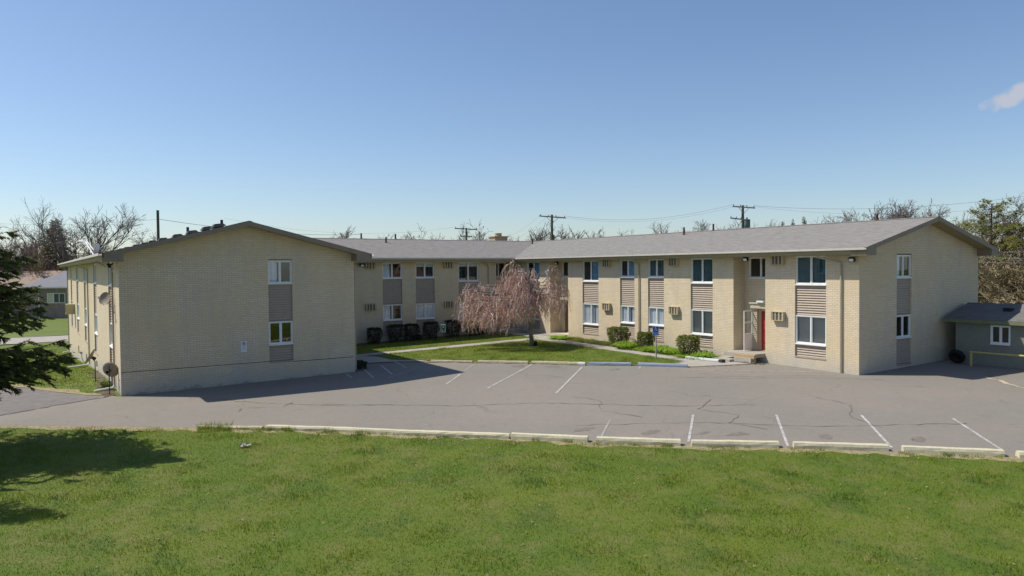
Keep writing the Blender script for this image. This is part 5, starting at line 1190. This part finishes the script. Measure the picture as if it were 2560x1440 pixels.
wire(at(398, 548, 78), at(900, 586, 110), .6, 'bundled cable from the plain pole towards the middle roof', .035); wire(at(398, 548, 78), at(-60, 556, 90), .4, 'cable from the plain pole towards the left edge', .022)
for i, (ya, yb, l_) in enumerate([(628, 624, 'top one of three cables right of the gable'), (643, 640, 'middle one of three cables right of the gable'), (655, 652, 'lowest of three cables right of the gable')]): wire(at(2440, ya, 50), at(2700, yb, 44), .1, l_, .018)

# ------------------------------------------------------------------ neighbouring houses at the left
def house():
    D = 112; c0 = at(65, 700, D); c1 = at(205, 700, D); d = (c1 - c0); d.z = 0; d.normalize(); n = Vector((d.y, -d.x, 0)); zg = -2.28   # n points towards the viewer
    if n.dot(Vector((0, 0, 0)) - c0) < 0: n = -n
    def q(s, o, z): v = c0 + d * s - n * o; return Vector((v.x, v.y, zg + z))
    L = 16; ev = 4.72 - zg - (.0) ; 
    zE = at(120, 717, D).z - zg; zR = at(150, 672, D + 5).z - zg
    t = thing('house', (c0.x, c0.y, zg), 'single storey brick house with grey hip roof across the street', 'house', None)
    mb = MB(); P = [q(0, 0, -.3), q(L, 0, -.3), q(L, 9, -.3), q(0, 9, -.3)]; T = [p + Vector((0, 0, zE + .3)) for p in P]
    for k in range(4): mb.face([P[k], P[(k + 1) % 4], T[(k + 1) % 4], T[k]])
    mb.build('wall', M['brick_house'], t)
    mb = MB(); o = .6; E = [q(-o, -o, zE), q(L + o, -o, zE), q(L + o, 9 + o, zE), q(-o, 9 + o, zE)]; R0 = q(4.6, 4.5, zR); R1 = q(L - 4.6, 4.5, zR); mb.face([E[0], E[1], R1, R0]); mb.face([E[1], E[2], R1]); mb.face([E[2], E[3], R0, R1]); mb.face([E[3], E[0], R0]); rf_ = mb.build('roof', M['roofhouse'], t)
    mb = MB()
    for k in range(4): mb.face([E[k], E[(k + 1) % 4], E[(k + 1) % 4] - Vector((0, 0, .22)), E[k] - Vector((0, 0, .22))])
    mb.face([e - Vector((0, 0, .2)) for e in E]); mb.build('fascia', M['white'], rf_)
    s0 = 3.2; z0_ = at(130, 758, D).z - zg; z1_ = at(130, 733, D).z - zg; w_ = 2.75
    def slab(mb, a, b, za, zb, o0, o1):
        A = [q(a, o0, za), q(b, o0, za), q(b, o0, zb), q(a, o0, zb)]; Bq = [q(a, o1, za), q(b, o1, za), q(b, o1, zb), q(a, o1, zb)]; mb.face(A); mb.face(Bq[::-1])
        for k in range(4): mb.face([A[k], A[(k + 1) % 4], Bq[(k + 1) % 4], Bq[k]])
    mb = MB(); f = .09
    for a, b, za, zb in ((s0, s0 + f, z0_, z1_), (s0 + w_ - f, s0 + w_, z0_, z1_), (s0 + f, s0 + w_ - f, z0_, z0_ + f), (s0 + f, s0 + w_ - f, z1_ - f, z1_), (s0 + .95, s0 + 1.05, z0_ + f, z1_ - f), (s0 + 1.8, s0 + 1.88, z0_ + f, z1_ - f)): slab(mb, a, b, za, zb, -.12, -.01)
    W = mb.build('window', M['white'], t)
    mb = MB(); slab(mb, s0 + 1.05, s0 + w_ - f, z0_ + f, z1_ - f, -.05, -.02); mb.build('pane', mat('house_glass', (.05, .06, .07), .05, .8), W)
    mb = MB(); slab(mb, s0 + f, s0 + .95, z0_ + f, z1_ - f, -.06, -.02); mb.build('shutter', M['shutter'], W)
    mb = MB(); p = q(1.95, -.12, 0); mb.tube([(p.x, p.y, zg), (p.x, p.y, zg + zE - .1)], .09, 6); mb.build('downspout', M['white'], t)
    mb = MB(); slab(mb, -.8, -.3, 0, zE, -.3, .0); mb.build('porch_post', M['brick_chim'], t)
    # the next house behind, mostly roof
    D2 = 128; a0_ = at(-60, 700, D2); t2 = thing('house', (a0_.x, a0_.y, zg), 'house with tan shingle roof behind the grey roofed one', 'house', None)
    d2 = (at(190, 700, D2) - a0_); d2.z = 0; d2.normalize(); n2 = Vector((d2.y, -d2.x, 0)); 
    if n2.dot(-a0_) < 0: n2 = -n2
    def q2(s, o, z): v = a0_ + d2 * s - n2 * o; return Vector((v.x, v.y, zg + z))
    zE2 = 4.2; zR2 = at(100, 679, D2).z - zg + .1; L2 = 21
    mb = MB(); P = [q2(0, 0, -.3), q2(L2, 0, -.3), q2(L2, 10, -.3), q2(0, 10, -.3)]; T = [p + Vector((0, 0, zE2 + .3)) for p in P]
    for k in range(4): mb.face([P[k], P[(k + 1) % 4], T[(k + 1) % 4], T[k]])
    for s in (0, L2): mb.face([q2(s, 0, zE2), q2(s, 10, zE2), q2(s, 5, zR2)])
    mb.build('wall', M['brick_house'], t2)
    mb = MB(); mb.face([q2(-.6, -.6, zE2 - .05), q2(L2 + .6, -.6, zE2 - .05), q2(L2 + .6, 5, zR2 + .05), q2(-.6, 5, zR2 + .05)]); mb.face([q2(-.6, 10.6, zE2 - .05), q2(L2 + .6, 10.6, zE2 - .05), q2(L2 + .6, 5, zR2 + .05), q2(-.6, 5, zR2 + .05)]); mb.build('roof', M['rooftan'], t2)
house()

# ------------------------------------------------------------------ small things on the lawn
p = Vector((5.13, 21.62, hz(5.13, 21.62)))
mb = MB(); r = random.Random(9)
for k in range(9):
    a = k * .7; mb.face([(p.x + .02 * r.random(), p.y, p.z + .05), (p.x + .16 * math.cos(a), p.y + .16 * math.sin(a), p.z + .03 + .07 * r.random()), (p.x + .15 * math.cos(a + .5), p.y + .15 * math.sin(a + .5), p.z + .02 + .1 * r.random()), (p.x + .06 * math.cos(a + .3), p.y + .06 * math.sin(a + .3), p.z + .12)])
tag(mb.build('crumpled_paper', M['litter']), 'crumpled pale scrap lying on the front lawn', 'litter')
r = random.Random(77); mb = MB()
for k in range(420):
    x = r.uniform(-3, 20); y = float(np.interp(x, EX, EY)) - r.uniform(.4, 14); s_ = r.uniform(.012, .03); a = r.random() * 6.28; z = hz(x, y) + .015 + r.random() * .02
    mb.face([(x + s_ * math.cos(a + b), y + s_ * math.sin(a + b), z + r.uniform(-.008, .012)) for b in (0, 1.7, 3.1, 4.6)])
tag(mb.build('fallen_leaves', M['straw']), 'dead leaf bits scattered over the front lawn', 'leaves', kind='stuff')
